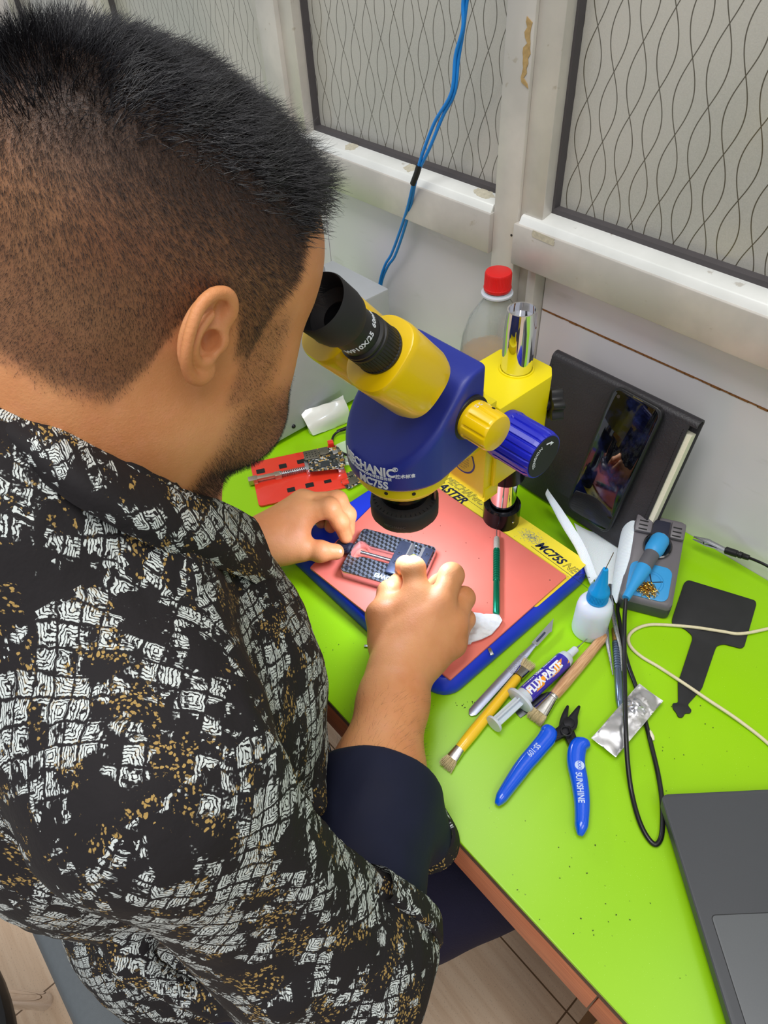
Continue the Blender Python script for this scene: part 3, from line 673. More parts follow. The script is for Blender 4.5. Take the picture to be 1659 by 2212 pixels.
# ---- crumpled cloth under the hand ----------------------------------
def sheet(name, outline_xy, z0, m, lab=None, cat=None, step=.0025, hfun=None, th=.0005, parent=None, M=None):
    xs = [p[0] for p in outline_xy]; ys = [p[1] for p in outline_xy]
    def inside(p):
        c = False
        for i in range(len(outline_xy)):
            a, q = outline_xy[i-1], outline_xy[i]
            if (a[1] > p[1]) != (q[1] > p[1]) and p[0] < (q[0]-a[0])*(p[1]-a[1])/(q[1]-a[1])+a[0]: c = not c
        return c
    pts = [Vector(p) for p in outline_xy]; n0 = len(pts)
    x = min(xs)+step/2
    while x < max(xs):
        y = min(ys)+step/2
        while y < max(ys):
            q = (x+RNG.uniform(-.3, .3)*step, y+RNG.uniform(-.3, .3)*step)
            if inside(q) and min((Vector(q)-a).length for a in pts[:n0]) > step*.5: pts.append(Vector(q))
            y += step
        x += step
    rr = geometry.delaunay_2d_cdt(pts, [(i, (i+1) % n0) for i in range(n0)], [], 1, 1e-7)
    V, F = rr[0], rr[2]
    vs = [(v.x, v.y, z0+hfun(v.x, v.y)) for v in V]
    b = MB(); n = len(V); b.add(vs+[(a, c, d-th) for a, c, d in vs], [tuple(f) for f in F]+[tuple(i+n for i in reversed(f)) for f in F])
    from collections import Counter
    cnt = Counter()
    for f in F:
        for i in range(len(f)): cnt[frozenset((f[i-1], f[i]))] += 1
    for f in F:
        for i in range(len(f)):
            if cnt[frozenset((f[i-1], f[i]))] == 1: b.f.append((f[i-1], f[i], f[i]+n, f[i-1]+n))
    if M is not None: b.v = [tuple(M @ Vector(v)) for v in b.v]
    o = b.build(name, m, parent, sharp=60)
    if lab: tag(o, lab, cat)
    return o
def wob(s, a, seed=0):
    r = np.random.default_rng(seed); K = r.normal(0, s, (7, 2)); ph = r.uniform(0, 6.28, 7)
    return lambda x, y: a*sum(math.sin(K[i, 0]*x+K[i, 1]*y+ph[i]) for i in range(7))/7
w1_ = wob(260, .004, 3)
M_CLOTH = mat('white_cloth', (226, 228, 232), .8, var=.05, scale=300, bump=.3, bscale=600, sss=.1)
sheet('cleaning_cloth', pxpoly([(962, 1300), (1006, 1306), (1022, 1322), (1045, 1326), (1078, 1327), (1085, 1340), (1078, 1352), (1062, 1370), (1040, 1382), (1020, 1387), (1016, 1393), (1006, 1392), (985, 1400), (950, 1395)], MT+.004), MT+.0022, M_CLOTH, 'small grubby white cloth scrap squashed under the right hand', 'cloth', hfun=lambda x, y: .0014+abs(w1_(x, y))*1.0, th=.0009, step=.0018)

# ---- scalpel ---------------------------------------------------------
D = T+.0006
Mn, Ln = lay((1015, 1547), (1200, 1350), D+.006)
Mn = lay((1015, 1547), (1200, 1350), D)[0] @ Matrix.Rotation(-.045, 4, 'Y')
sc = thing('scalpel', 'metal scalpel with a pointed blade leaning towards the blue base', 'scalpel', Mn)
b = MB(); W_ = [(0, -.0015), (.004, -.0045), (.012, -.0048), (.050, -.0046), (.085, -.0040), (.100, -.0028), (.112, -.0022), (.112, .0022), (.100, .0028), (.085, .0040), (.050, .0046), (.012, .0048), (.004, .0045), (0, .0015)]
b.prism(W_, .0002, .0024); hd = b.build('handle', mat('satin_scalpel_steel', (176, 182, 206), .3, .9, var=.04), sc, bevel=.0006)
b = MB()
for k in range(16): b.box((.062+k*.0016, -.0041, .0024), (.0626+k*.0016, .0041, .0026))
b.build('grip_lines', M_STEEL, hd)
b = MB(); b.prism([(.104, -.0036), (.126, -.0036), (.128, -.0046), (Ln+.001, .0034), (.128, .0034), (.104, .0034)], .0026, .0030); bl = b.build('blade', mat('bright_blade_steel', (214, 220, 232), .14, 1.0, var=.02), sc)
b = MB(); b.prism(rrect(.108, -.0011, .123, .0011, .0009, 3), .0030, .0034); b.build('blade_boss', M_DKS, bl)

# ---- brushes ---------------------------------------------------------
def bristles(x0, x1, w0, w1, h, n, m, par, splay=.3):
    b = MB()
    for k in range(n):
        u, v = RNG.uniform(-1, 1), RNG.uniform(-1, 1); L = (x1-x0)*(RNG.uniform(.82, 1.03))
        a = Vector((x0, u*w0, h+v*h*.7)); q = Vector((x0+L, u*w1+RNG.normal(0, .0004), h+v*h*.9+RNG.normal(0, .0003)))
        b.tube([a, (a+q)/2+Vector((0, RNG.normal(0, .0002), 0)), q], [.00022, .0002, .00006], 4)
    o = b.build('bristles', m, par); o['kind'] = 'stuff'; return o
M_BR = mat('hog_bristle', (224, 206, 160), .8, var=.25, scale=600)
Mn, Ln = lay((962, 1662), (1143, 1437), D)
ybr = thing('double_ended_brush', 'yellow double ended brush with flat bristle tips beside the scalpel', 'brush', Mn)
b = MB(); b.lathe([(.0038, .0205), (.0050, .022), (.0056, .040), (.0050, .090), (.0048, Ln-.024), (.0040, Ln-.022)], along(Matrix.Translation((0, 0, .0056))), 24); b.build('handle', mat('yellow_painted_wood', (248, 200, 40), .3, var=.04, coat=.5), ybr)
for a, c, s in ((.0215, .0095, 1), (Ln-.0215, Ln-.0095, -1)):
    b = MB(); rings = []
    for t in (0, .25, .6, 1): x = a+(c-a)*t; rings.append([(x, math.copysign(abs(math.cos(q))**.6, math.cos(q))*(.0050+.0010*t), .0052+math.copysign(abs(math.sin(q))**.6, math.sin(q))*(.0050-.0022*t)) for q in np.linspace(0, 2*PI, 24, endpoint=False)])
    b.loft(rings); fe = b.build('ferrule', mat('tinned_ferrule', (206, 204, 200), .22, 1.0, var=.05), ybr)
    bristles(c, (-.001 if s == 1 else Ln+.001), .0052, .0068, .0050, 260, M_BR, fe)
Mn, Ln = lay((1153, 1560), (1306, 1378), D)
wbr = thing('paint_brush', 'wooden handled flat paint brush with a shiny ferrule next to the syringe', 'brush', Mn)
b = MB(); b.lathe([(.0040, .030), (.0052, .034), (.0058, .050), (.0056, .085), (.0048, Ln-.01), (.0040, Ln-.003), (.0020, Ln)], along(Matrix.Translation((0, 0, .0060))), 24)
def m_wood():
    g = NT('pale_beech_wood'); n = g.noise(g.vmath('MULTIPLY', g.coord(), (1, 12, 12)), 60, 5); g.put(g.b.inputs['Base Color'], g.mix(g.ramp(n, .3, .75), rgb(216, 172, 128), rgb(176, 126, 84))); g.b.inputs['Roughness'].default_value = .5; g.bump(n, .2, .0003); return g.m
b.build('handle', m_wood(), wbr)
b = MB(); rings = []
for x, w_, h in ((.0325, .0053, .0053), (.0300, .0056, .0056), (.0295, .0053, .0053), (.0275, .0056, .0056), (.0265, .0054, .0054), (.0180, .0068, .0048), (.0085, .0082, .0036)):
    rings.append([(x, math.copysign(abs(math.cos(q))**.75, math.cos(q))*w_, .0058+math.copysign(abs(math.sin(q))**.75, math.sin(q))*h) for q in np.linspace(0, 2*PI, 28, endpoint=False)])
b.loft(rings); fe = b.build('ferrule', mat('tinned_ferrule', (206, 204, 200), .22, 1.0, var=.05), wbr)
bristles(.0090, -.0015, .0074, .0080, .0050, 420, M_BR, fe)

# ---- flux syringe ----------------------------------------------------
Mn, Ln = lay((1064, 1578), (1262, 1392), D)
Mn = Mn @ Matrix.Translation((0, 0, .0120)) @ Matrix.Rotation(.03, 4, 'Y')
sy = thing('flux_syringe', 'translucent flux paste syringe with a blue, orange and white label', 'syringe', Mn)
M_PPC = mat('milky_plastic', (226, 232, 242), .3, trans=.25, var=.02, sss=.2)
SL = Ln
b = MB(); b.lathe([(.0086, .040), (.0086, .105), (.0075, .110), (.0040, .113), (.0036, .124), (.0026, .125)], along(), 32); bar = b.build('barrel', M_PPC, sy)
b = MB(); b.loft([[(x, .0128*math.cos(q)*(1.15 if abs(math.cos(q)) > .5 else 1), .0105*math.sin(q)) for q in np.linspace(0, 2*PI, 32, endpoint=False)] for x in (.0365, .0400)]); b.build('flange', M_PPC, bar, bevel=.0006)
b = MB(); b.box((.002, -.0052, -.0008), (.040, .0052, .0008)); b.box((.002, -.0008, -.0052), (.040, .0008, .0052)); b.lathe([(.0085, .0), (.0088, .001), (.0085, .0024)], along(), 28); b.lathe([(.0060, .044), (.0076, .045), (.0076, .050)], along(), 24); b.build('plunger', M_PPC, sy)
b = MB(); b.lathe([(.0012, .124), (.0008, .130), (.0005, .131), (.0005, SL+.004)], along(), 12); b.build('needle', M_STEEL, sy)
def m_label():
    g = NT('flux_label'); X = g.sep(g.coord()); n = g.noise(g.coord(), 160, 1)
    ang = g.math('ARCTAN2', X[2], X[1])
    dia = g.math('MODULO', g.math('ADD', g.math('MULTIPLY', X[0], 85), g.math('MULTIPLY', ang, 1.0)), 2.0)
    c = g.mix(g.ramp(dia, .95, 1.05), rgb(60, 44, 168), rgb(240, 156, 30))
    st = g.math('GREATER_THAN', g.math('ADD', ang, g.math('MULTIPLY', X[0], 12)), 2.60)
    c = g.mix(g.ramp(g.math('ABSOLUTE', g.math('SUBTRACT', ang, 2.02)), .38, .5), c, rgb(58, 46, 172))
    g.put(g.b.inputs['Base Color'], c); g.b.inputs['Roughness'].default_value = .25; return g.m
b = MB(); b.lathe([(.0088, .046), (.0089, .0462), (.0089, .1035), (.0088, .1037)], along(), 48, cap=False); lb = b.build('label', m_label(), bar)
def sfn(a0, R=.00895):
    def fn(v): a = a0-v.y/R; return Vector((v.x, (R+v.z)*math.cos(a), (R+v.z)*math.sin(a)))
    return fn
text('lettering', 'FLUX PASTE', .0107, I4, M_WTXT, lb, .0002, fn=lambda v: sfn(math.radians(127))(Vector((v.x+.0465, v.y, v.z))), sx=.83, bold=.045)
text('lettering', '10cc', .0060, I4, M_WTXT, lb, .0002, fn=lambda v: sfn(math.radians(152))(Vector((v.x+.069, v.y-.0000, v.z))) if False else sfn(math.radians(40))(Vector((v.x+.066, v.y-.0072+.0045, v.z))), sx=.9, bold=.04)
text('lettering', 'Brand new formula', .0026, I4, M_WTXT, lb, .0002, fn=lambda v: sfn(math.radians(40))(Vector((v.x+.079, v.y-.0015, v.z))))
text('lettering', 'Soldering Flux Paste', .0026, I4, M_WTXT, lb, .0002, fn=lambda v: sfn(math.radians(140))(Vector((v.x+.072, v.y+.0008, v.z))))
b = MB(); f_ = sfn(math.radians(40), .00895)
x = .048
while x < .064:
    wd_ = RNG.choice([.0003, .0005, .0009]); 
    for (ya, yb) in ((-.0062, -.0010),):
        p4 = [f_(Vector((x, ya, 0))), f_(Vector((x+wd_, ya, 0))), f_(Vector((x+wd_, yb, 0))), f_(Vector((x, yb, 0)))]; b.loft([p4, [q*1.0+Vector((0, q.y, q.z)).normalized()*.0002 for q in p4]])
    x += wd_+RNG.choice([.0004, .0006])
b.build('barcode', M_WTXT, lb)
# small dark loose blade under the syringe
Mn, Ln = lay((1118, 1545), (1187, 1494), D); lb_ = MB(); lb_.prism([(0, -.004), (.012, -.0045), (.030, -.0030), (Ln, 0), (.030, .0035), (.010, .0045), (0, .003)], 0, .0009, Mn)
o = lb_.build('lancet', mat('dull_dark_steel', (96, 98, 104), .4, .9), None, bevel=.0002); tag(o, 'small dull grey lancet half hidden under the flux syringe', 'lancet')

# ---- flush cutters ---------------------------------------------------
pl = thing('flush_cutters', 'blue handled flush cutting pliers with black jaws lying open on the green top', 'pliers', (atz(1225, 1570, D)))
def path_px(pts, z): return [atz(x, y, z) for x, y in pts]
def ribbon(pts, ws, z0, z1, k=6):
    """flat bar following a centre line on the desk, width list ws (half width)"""
    P = catmull([Vector((p.x, p.y, 0)) for p in pts], k); n = len(P); w = np.interp(np.linspace(0, 1, n), np.linspace(0, 1, len(ws)), ws); A, B = [], []
    for i, p in enumerate(P):
        t = (P[min(i+1, n-1)]-P[max(i-1, 0)]).normalized(); s = Vector((-t.y, t.x, 0))*w[i]; A.append(p+s); B.append(p-s)
    out = A+B[::-1]; m = MB(); m.loft([[(p.x, p.y, z0) for p in out], [(p.x, p.y, z1) for p in out]]); return m
M_JAW = mat('black_oxide_steel', (44, 44, 48), .38, .7, var=.15, scale=300)
zc = D+.006
b1 = ribbon(path_px([(1188, 1598), (1212, 1583), (1232, 1566), (1240, 1548), (1251, 1528)], zc), [.0045, .0052, .0064, .0032, .0010], D+.0045, D+.0100)
b1.build('jaw', M_JAW, pl, bevel=.0008, world=True)
b2 = ribbon(path_px([(1240, 1612), (1232, 1590), (1222, 1572), (1219, 1550), (1227, 1524)], zc), [.0042, .0052, .0064, .0032, .0010], D+.0015, D+.0070)
b2.build('jaw', M_JAW, pl, bevel=.0008, world=True)
q = atz(1229, 1562, D+.010); b = MB(); b.cyl((q.x, q.y, D+.001), (q.x, q.y, D+.0112), .0052, seg=28); b.build('rivet', M_JAW, pl, bevel=.0005, world=True)
b = MB(); q = atz(1223, 1581, D+.0102); pts = [Vector((q.x+.0048*math.cos(a), q.y+.0048*math.sin(a), q.z+.0004+.0002*a)) for a in np.linspace(0, 2*PI*2.3, 50)]
pts = [atz(1185, 1592, D+.0102)]+pts; pts.append(atz(1238, 1600, D+.0102)); b.tube(pts, .0006, 6); b.build('spring', M_BLK, pl, world=True)
def grip(pts, ws, nm='handle'):
    P = catmull(path_px(pts, D+.007), 8); n = len(P); w = np.interp(np.linspace(0, 1, n), np.linspace(0, 1, len(ws)), ws); rings = []
    for i, p in enumerate(P):
        t = (P[min(i+1, n-1)]-P[max(i-1, 0)]).normalized(); s = Vector((-t.y, t.x, 0)); hh = min(.0068, w[i]*1.0+.001)
        if i > n-6: hh *= (1-((i-(n-6))/6)**2*.7)
        rings.append([tuple(Vector((p.x, p.y, D+.0072))+s*(w[i]*math.copysign(abs(math.cos(a))**.8, math.cos(a)))+Vector((0, 0, hh*math.copysign(abs(math.sin(a))**.8, math.sin(a))))) for a in np.linspace(0, 2*PI, 20, endpoint=False)])
    m = MB(); m.loft(rings); return m.build(nm, mat('glossy_blue_vinyl', (0, 84, 220), .22, var=.02, coat=.5), pl, world=True, sharp=60)
g1 = grip([(1172, 1572), (1184, 1588), (1162, 1618), (1133, 1652), (1107, 1688), (1085, 1720), (1073, 1738)], [.003, .0085, .0078, .0076, .0072, .0062, .0052, .0020])
g2 = grip([(1272, 1607), (1250, 1613), (1244, 1645), (1252, 1690), (1257, 1735), (1256, 1780), (1253, 1805)], [.003, .0080, .0082, .0078, .0072, .0064, .0056, .0020])
tz = D+.0142
def on_desk(pa, pb, z): A = atz(*pa, z); B = atz(*pb, z); return frame(A, B-A, (0, 0, 1)), (B-A).length
M_LB = mat('pale_blue_print', (188, 206, 240), .45, var=.01)
m_, L_ = on_desk((1159, 1612), (1134, 1638), tz); text('lettering', 'SS-109', .0076, m_ @ Matrix.Translation((-.003, -.0022, 0)), M_LB, g1, .0002, world=True, bold=.01, sx=.72)
m_, L_ = on_desk((1250, 1668), (1256, 1730), tz); text('lettering', 'SUNSHINE', .0078, m_ @ Matrix.Translation((0, -.0026, 0)), M_LB, g2, .0002, world=True, bold=.02, sx=.74)
q = atz(1252, 1653, tz); b = MB(); b.cyl((q.x, q.y, tz-.0004), (q.x, q.y, tz+.0002), .0042, seg=28); em = b.build('round_emblem', M_LB, g2, world=True)
b = MB()
for s_ in (-1, 1): b.tube([q+m_.to_3x3() @ Vector((-.0038+t*.0076, s_*.0013*math.sin(t*PI*3), .0003)) for t in np.linspace(0, 1, 24)], .00022, 5)
b.build('emblem_twist', mat('glossy_blue_vinyl', (0, 84, 220), .22), em, world=True)

# ---- white dropper bottle -------------------------------------------
BQ = Vector((-.1925, .4165, D))
bo = thing('dropper_bottle', 'small translucent white bottle with a blue needle dropper cap', 'bottle', BQ)
b = MB(); b.lathe([(.0155, 0), (.0176, .0015), (.0180, .004), (.0180, .038), (.0172, .044), (.0145, .0495), (.0098, .053), (.0090, .056)], None, 40); b.build('bottle_body', mat('translucent_ldpe', (222, 230, 246), .30, sss=.5, var=.01, scale=8), bo)
cap = ribbed(.0105, .0145, 48, .0005, Matrix.Translation((0, 0, .0525)), taper=1.0, seg=288).build('cap', mat('bright_blue_cap', (10, 150, 222), .32, var=.02), bo, sharp=30)
b = MB(); b.lathe([(.0103, .0665), (.0095, .070), (.0070, .073), (.0030, .0985), (.0026, .1000), (.0001, .1003)], None, 32); b.build('nozzle', mat('bright_blue_cap', (10, 150, 222), .32), cap)
b = MB(); b.cyl((0, 0, .100), (.0012, .0045, .1215), .0004, seg=8); b.build('needle', mat('tarnished_needle', (120, 96, 76), .4, .8), cap)

# ---- soldering station ----------------------------------------------
SF = Vector((-.1905, .4605, D)); wv = Vector((.885, .465, 0)).normalized()
SM = frame(SF, wv, (0, 0, 1)); SWd, SLn = .054, .100
st = thing('soldering_station', 'dark grey sloping soldering iron stand with a blue sponge tray', 'soldering stand', SM)
hf, hb = .021, .052
b = MB(); rings = []
def srect(ins, zf, zb):
    return [(x, y, zf+(zb-zf)*y/SLn) for x, y in rrect(ins, ins, SWd-ins, SLn-ins, .006, 5)]
b.loft([srect(.001, 0, 0), srect(0, .002, .002), srect(0, hf-.006, hb-.006)]); hs = b.build('housing', mat('dark_grey_plastic', (66, 68, 74), .45, var=.05), st, sharp=40)
b = MB(); b.loft([srect(0, hf-.0059, hb-.0059), srect(.0005, hf-.002, hb-.002), srect(.003, hf, hb)]); b.build('top_cover', mat('warm_grey_plastic', (104, 100, 104), .4, var=.05), st, sharp=40)
sl = math.atan2(hb-hf, SLn); TM = Matrix.Translation((0, 0, hf)) @ Matrix.Rotation(sl, 4, 'X')     # frame on the sloping top
b = MB(); b.prism(rrect(.005, .004, SWd-.006, .044, .008, 5), .0002, .0012, TM); tr = b.build('sponge_tray', mat('sky_blue_silicone', (52, 152, 214), .42, var=.03), st, bevel=.0004)
for r in (.010, .0125):
    b = MB(); b.tube([TM @ Vector((.029+r*math.cos(a), .023+r*math.sin(a), .0012)) for a in np.linspace(0, 2*PI, 40)], .0004, 5); b.build('tray_ring', mat('sky_blue_silicone', (52, 152, 214), .42), tr)
b = MB()
for a in (.3, 1.9, 3.5, 5.0): b.box((0, -.0005, .0012), (.0115, .0005, .0015), TM @ Matrix.Translation((.029, .023, 0)) @ Matrix.Rotation(a, 4, 'Z'))
b.build('tray_slits', mat('slot_black', (10, 10, 11), .7), tr)
b = MB()
for k in range(110):
    a, rr, e = RNG.uniform(0, 6.28), .0110*math.sqrt(RNG.random()), RNG.uniform(.001, .006); c0 = Vector((.0265+rr*math.cos(a), .0130+rr*.8*math.sin(a), .0015+e*(1-(rr/.0118)**2)))
    ax, r2 = RNG.uniform(0, 6.28), RNG.uniform(.0012, .0026); u_ = Vector((RNG.normal(), RNG.normal(), RNG.normal())).normalized(); v_ = u_.cross(Vector((.3, .5, .8))).normalized()
    b.tube([TM @ (c0+u_*r2*math.cos(t)+v_*r2*math.sin(t)) for t in np.linspace(0, 5.2, 12)], .00028, 4)
o = b.build('brass_wool', mat('curly_brass', (226, 178, 70), .25, 1.0, var=.15, scale=600), tr, sharp=60); o['kind'] = 'stuff'
b = MB(); b.lathe([(.0150, .0005), (.0150, .0045), (.0135, .0050), (.0120, .0045), (.0085, .0012)], TM @ Matrix.Translation((.028, .066, 0)), 36); hol = b.build('iron_socket', mat('glossy_black_plastic', (24, 24, 27), .15, var=.05, coat=.6), st, sharp=30)
b = MB(); b.box((.020, .066, .0008), (.037, .098, .0022), TM); b.build('socket_recess', mat('deep_navy_plastic', (26, 28, 48), .3), hol)
for sx_ in (.005, .040):
    b = MB()
    for k in range(3): b.box((sx_, .0800+k*.0050, .0062), (sx_+.009, .0815+k*.0050, .00645), TM)
    b.build('vent_slots', mat('slot_black', (10, 10, 11), .7), st)
for x0_, x1_, hx_ in ((.001, .019, 0), (.038, SWd-.001, 0)):
    b = MB(); b.box((x0_, .078, .0002), (x1_, .0985, .0062), TM); b.build('holder_side', mat('warm_grey_plastic', (104, 100, 104), .4), st, bevel=.002)
# iron
A = Vector(SM @ (TM @ Vector((.028, .068, .006)))); Bp = atz(1352, 1292, .7885); ax = (Bp-A); IL = ax.length
IM = frame(A, Vector((0, 0, 1)).cross(ax), ax)
ir = thing('soldering_iron', 'blue and grey soldering iron resting in the stand with its black cable', 'soldering iron', IM)
M_SKY = mat('sky_blue_silicone', (52, 152, 214), .42)
b = MB(); b.lathe([(.0085, -.008), (.0100, -.004), (.0100, .010), (.0090, .014), (.0080, .017)], None, 32); b.build('front_grip', M_SKY, ir)
b = MB(); b.lathe([(.0080, .0165), (.0080, IL*.46), (.0078, IL*.47)], None, 32); b.build('handle', mat('mid_grey_grip', (92, 92, 98), .5), ir)
b = MB(); b.lathe([(.0082, IL*.46), (.0082, IL*.5), (.0074, IL*.62), (.0050, IL*.78), (.0042, IL*.98), (.0040, IL)], None, 32); b.build('rear_sleeve', M_SKY, ir)
b = MB(); b.lathe([(.0035, -.0085), (.0040, -.0120), (.0020, -.0140)], None, 16); b.build('tip_collar', M_STEEL, ir)
cp = [(1352, 1294, .789), (1349, 1340, .782), (1349, 1420, .7745), (1350, 1500, .7725), (1352, 1580, .7700), (1356, 1650, .7605), (1364, 1710, .7530), (1378, 1765, .7530), (1395, 1803, .7530), (1414, 1824, .7530), (1427, 1812, .7530), (1431, 1780, .7530), (1430, 1730, .7530), (1422, 1675, .7530), (1407, 1610, .7530), (1392, 1550, .7530), (1376, 1490, .7550), (1358, 1440, .7560), (1345, 1390, .7560), (1338, 1340, .7560), (1334, 1312, .7545), (1345, 1262, .7535)]
b = MB(); b.tube([atz(*c) for c in cp], .0022, 12, smooth=8); b.build('cable', mat('black_rubber_cable', (24, 23, 26), .3), ir, world=True)

# ---- tweezers, steel pen brush, foil packet, cotton stick -----------
tw = thing('tweezers', 'pair of thin steel tweezers standing open beside the dropper bottle', 'tweezers', atz(1312, 1300, D))
b = MB(); z1 = .757
for pts in ([(1318, 1262, .7535), (1310, 1320, .7560), (1311, 1375, .7580), (1318, 1420, .7560), (1324, 1458, .7545)], [(1320, 1262, .7535), (1322, 1310, .7590), (1331, 1360, .7610), (1340, 1400, .7590), (1343, 1450, .7570)]):
    b = MB(); P = [atz(*p) for p in pts]; b.tube(P, [.0018, .0026, .0024, .0014, .0005], 10, smooth=5, flat=.45); b.build('arm', M_STEEL, tw, world=True)
Mn, Ln = lay((1327, 1362), (1340, 1560), D); Mn = Mn @ Matrix.Translation((0, 0, .0041))
pb_ = thing('scraper_pen', 'steel blue ribbed pen tool with a gold knurled end under the foil packet', 'tool pen', Mn)
b = MB(); b.lathe([(.0030, 0), (.0036, .001), (.0036, .016), (.0030, .0165)], along(), 20); b.build('gold_end', mat('knurled_gold', (176, 138, 76), .45, .7, var=.3, scale=900, bump=.5, bscale=2500), pb_)
pr = [(.0032, .0165), (.0040, .018)]
for k in range(11): z = .0185+k*.0029; pr += [(.0040, z), (.0040, z+.0016), (.0033, z+.0019), (.0033, z+.0026)]
pr += [(.0040, .052), (.0040, .085), (.0036, .086), (.0036, Ln-.018), (.0024, Ln-.010), (.0022, Ln)]
b = MB(); b.lathe(pr, along(), 24); b.build('barrel', mat('steel_blue_barrel', (118, 134, 158), .3, .8, var=.06), pb_, sharp=25)
b = MB(); Mi = Mn.inverted()
for k in range(60): a = RNG.normal(0, .0006); c = RNG.normal(0, .0005); b.tube([(Ln, a, c), (Ln+.012, a*.6+.0008, c*.6-.001), (Ln+.019+RNG.normal(0, .001), .0012+a*.2, -.0022+c*.2)], [.0003, .0002, .00005], 4)
b.build('bristle_tip', mat('navy_bristle', (30, 36, 70), .6), pb_)
Fc = [(1371, 1470), (1421, 1502), (1330, 1636), (1277, 1594)]; fz = D+.0078
P4 = [atz(x, y, fz) for x, y in Fc]; FA = frame(P4[3], P4[2]-P4[3], (0, 0, 1))
fl_w = (P4[2]-P4[3]).length; fl_l = (P4[0]-P4[3]).length
w2_ = wob(230, .0012, 5); w3_ = wob(800, .0009, 9)
def foil_h(x, y):
    v = y/fl_l; pil = .0022*math.sin(PI*min(1, max(0, x/fl_w)))*math.sin(PI*min(1, max(0, v)))
    r = math.hypot(x-fl_w*.45, y-fl_l*.68); spike = .0045*math.exp(-(r/.006)**2)*(1+.8*math.sin(x*1900)*math.cos(y*1500))
    return pil+w2_(x, y)+w3_(x, y)*math.exp(-(r/.02)**2)+spike
M_FOIL = mat('crinkled_silver_foil', (226, 226, 230), .24, .85, var=.03, scale=40)
sheet('foil_packet', [(0, 0), (fl_w*.5, 0), (fl_w, 0), (fl_w, fl_l*.33), (fl_w, fl_l*.66), (fl_w, fl_l), (fl_w*.5, fl_l), (0, fl_l), (0, fl_l*.66), (0, fl_l*.33)], 0, M_FOIL, 'torn silver foil packet crossed by the black cable', 'foil packet', step=.0018, hfun=foil_h, th=.0003, M=FA)
Mn, Ln = lay((1395, 1566), (1410, 1602), D); b = MB(); b.lathe([(.0010, 0), (.0012, Ln*.4), (.0020, Ln*.5), (.0024, Ln*.8), (.0012, Ln)], along(Mn @ Matrix.Translation((0, 0, .0024))), 14)
o = b.build('cotton_swab', mat('cotton_bud', (232, 224, 200), .9, var=.1), None); tag(o, 'end of a cotton swab sticking out behind the black cable', 'cotton swab')

# ---- white wire, black rubber tag -----------------------------------
b = MB(); wp = [(1700, 1346), (1659, 1358), (1600, 1369), (1560, 1364), (1500, 1355), (1440, 1350), (1400, 1350), (1372, 1360), (1358, 1376), (1362, 1396), (1385, 1418), (1425, 1442), (1480, 1478), (1530, 1512), (1580, 1545), (1625, 1578), (1659, 1606), (1700, 1645)]
b.tube([atz(x, y, D+.0017+(.0016 if 1440 < x < 1620 else 0)) for x, y in wp], .0017, 10, smooth=6); o = b.build('white_wire', mat('aged_white_wire', (222, 212, 176), .5, var=.08, scale=300), None); tag(o, 'cream white wire looping across the black rubber tag', 'wire')
rp = [(1021, 46), (1540, 205), (1548, 235), (1455, 560), (1430, 574), (1300, 540), (1245, 552), (1228, 590), (1130, 880), (1115, 900), (1016, 1010), (1050, 1050), (1040, 1075), (1000, 1072), (980, 1108), (945, 1105), (932, 1070), (905, 1040), (898, 995), (945, 995), (943, 820), (960, 790), (1055, 500), (1050, 470), (1000, 425), (895, 380), (900, 340), (990, 70)]
rp = pxpoly([(1200+x/3.5686, 1240+y/3.5686) for x, y in rp], D+.001)
b = MB(); b.prism(rpoly(rp, .003, 3), D, D+.0016); o = b.build('rubber_scraper', mat('scuffed_black_rubber', (38, 38, 40), .6, var=.2, scale=40), None, bevel=.0003); tag(o, 'flat black rubber squeegee shaped like a T on the green top', 'squeegee')

# ---- laptop ----------------------------------------------------------
LA = atz(1427, 1716, T+.019); LB = atz(1700, 1703, T+.019); LC = atz(1578, 2212, T+.019)
LM = frame(Vector((LA.x, LA.y, D)), LB-LA, (0, 0, 1)); cd = LM.inverted() @ LC
lp = thing('laptop', 'dark grey laptop palm rest with touchpad at the lower right corner', 'laptop', LM)
M_LAP = mat('dark_grey_laptop', (72, 74, 78), .5, var=.04, scale=900)
b = MB(); b.loft([[(x, y, z) for x, y in rrect(i_, -.335+i_, .228-i_, -i_, .006, 5)] for i_, z in ((.006, .0015), (.001, .006), (0, .0145), (0, .0178), (.0008, .0186))]); lc = b.build('case', M_LAP, lp, sharp=40)
b = MB(); b.prism(rrect(.0100, -.200, .084, -.0925, .003, 4), .01862, .01885); b.build('touchpad', mat('grey_touchpad', (98, 101, 104), .42, var=.03, scale=900), lp, bevel=.0001)
b = MB(); b.prism(rrect(.0094, -.2006, .0846, -.0919, .0034, 4), .0183, .01863); b.build('touchpad_rim', mat('dark_gap', (34, 35, 37), .6), lp)
b = MB()
for r in range(5):
    for c in range(15): b.box((.105+r*.019, -.020-c*.0198-.0165, .0187), (.105+r*.019+.016, -.020-c*.0198, .0198))
b.build('keyboard', mat('black_keys', (30, 30, 32), .5), lp, bevel=.0006)
for y in (-.04, -.29):
    for x in (.02, .2): b = MB(); b.cyl((x, y, 0), (x, y, .002), .005, seg=16); b.build('rubber_foot', M_RUB, lp)

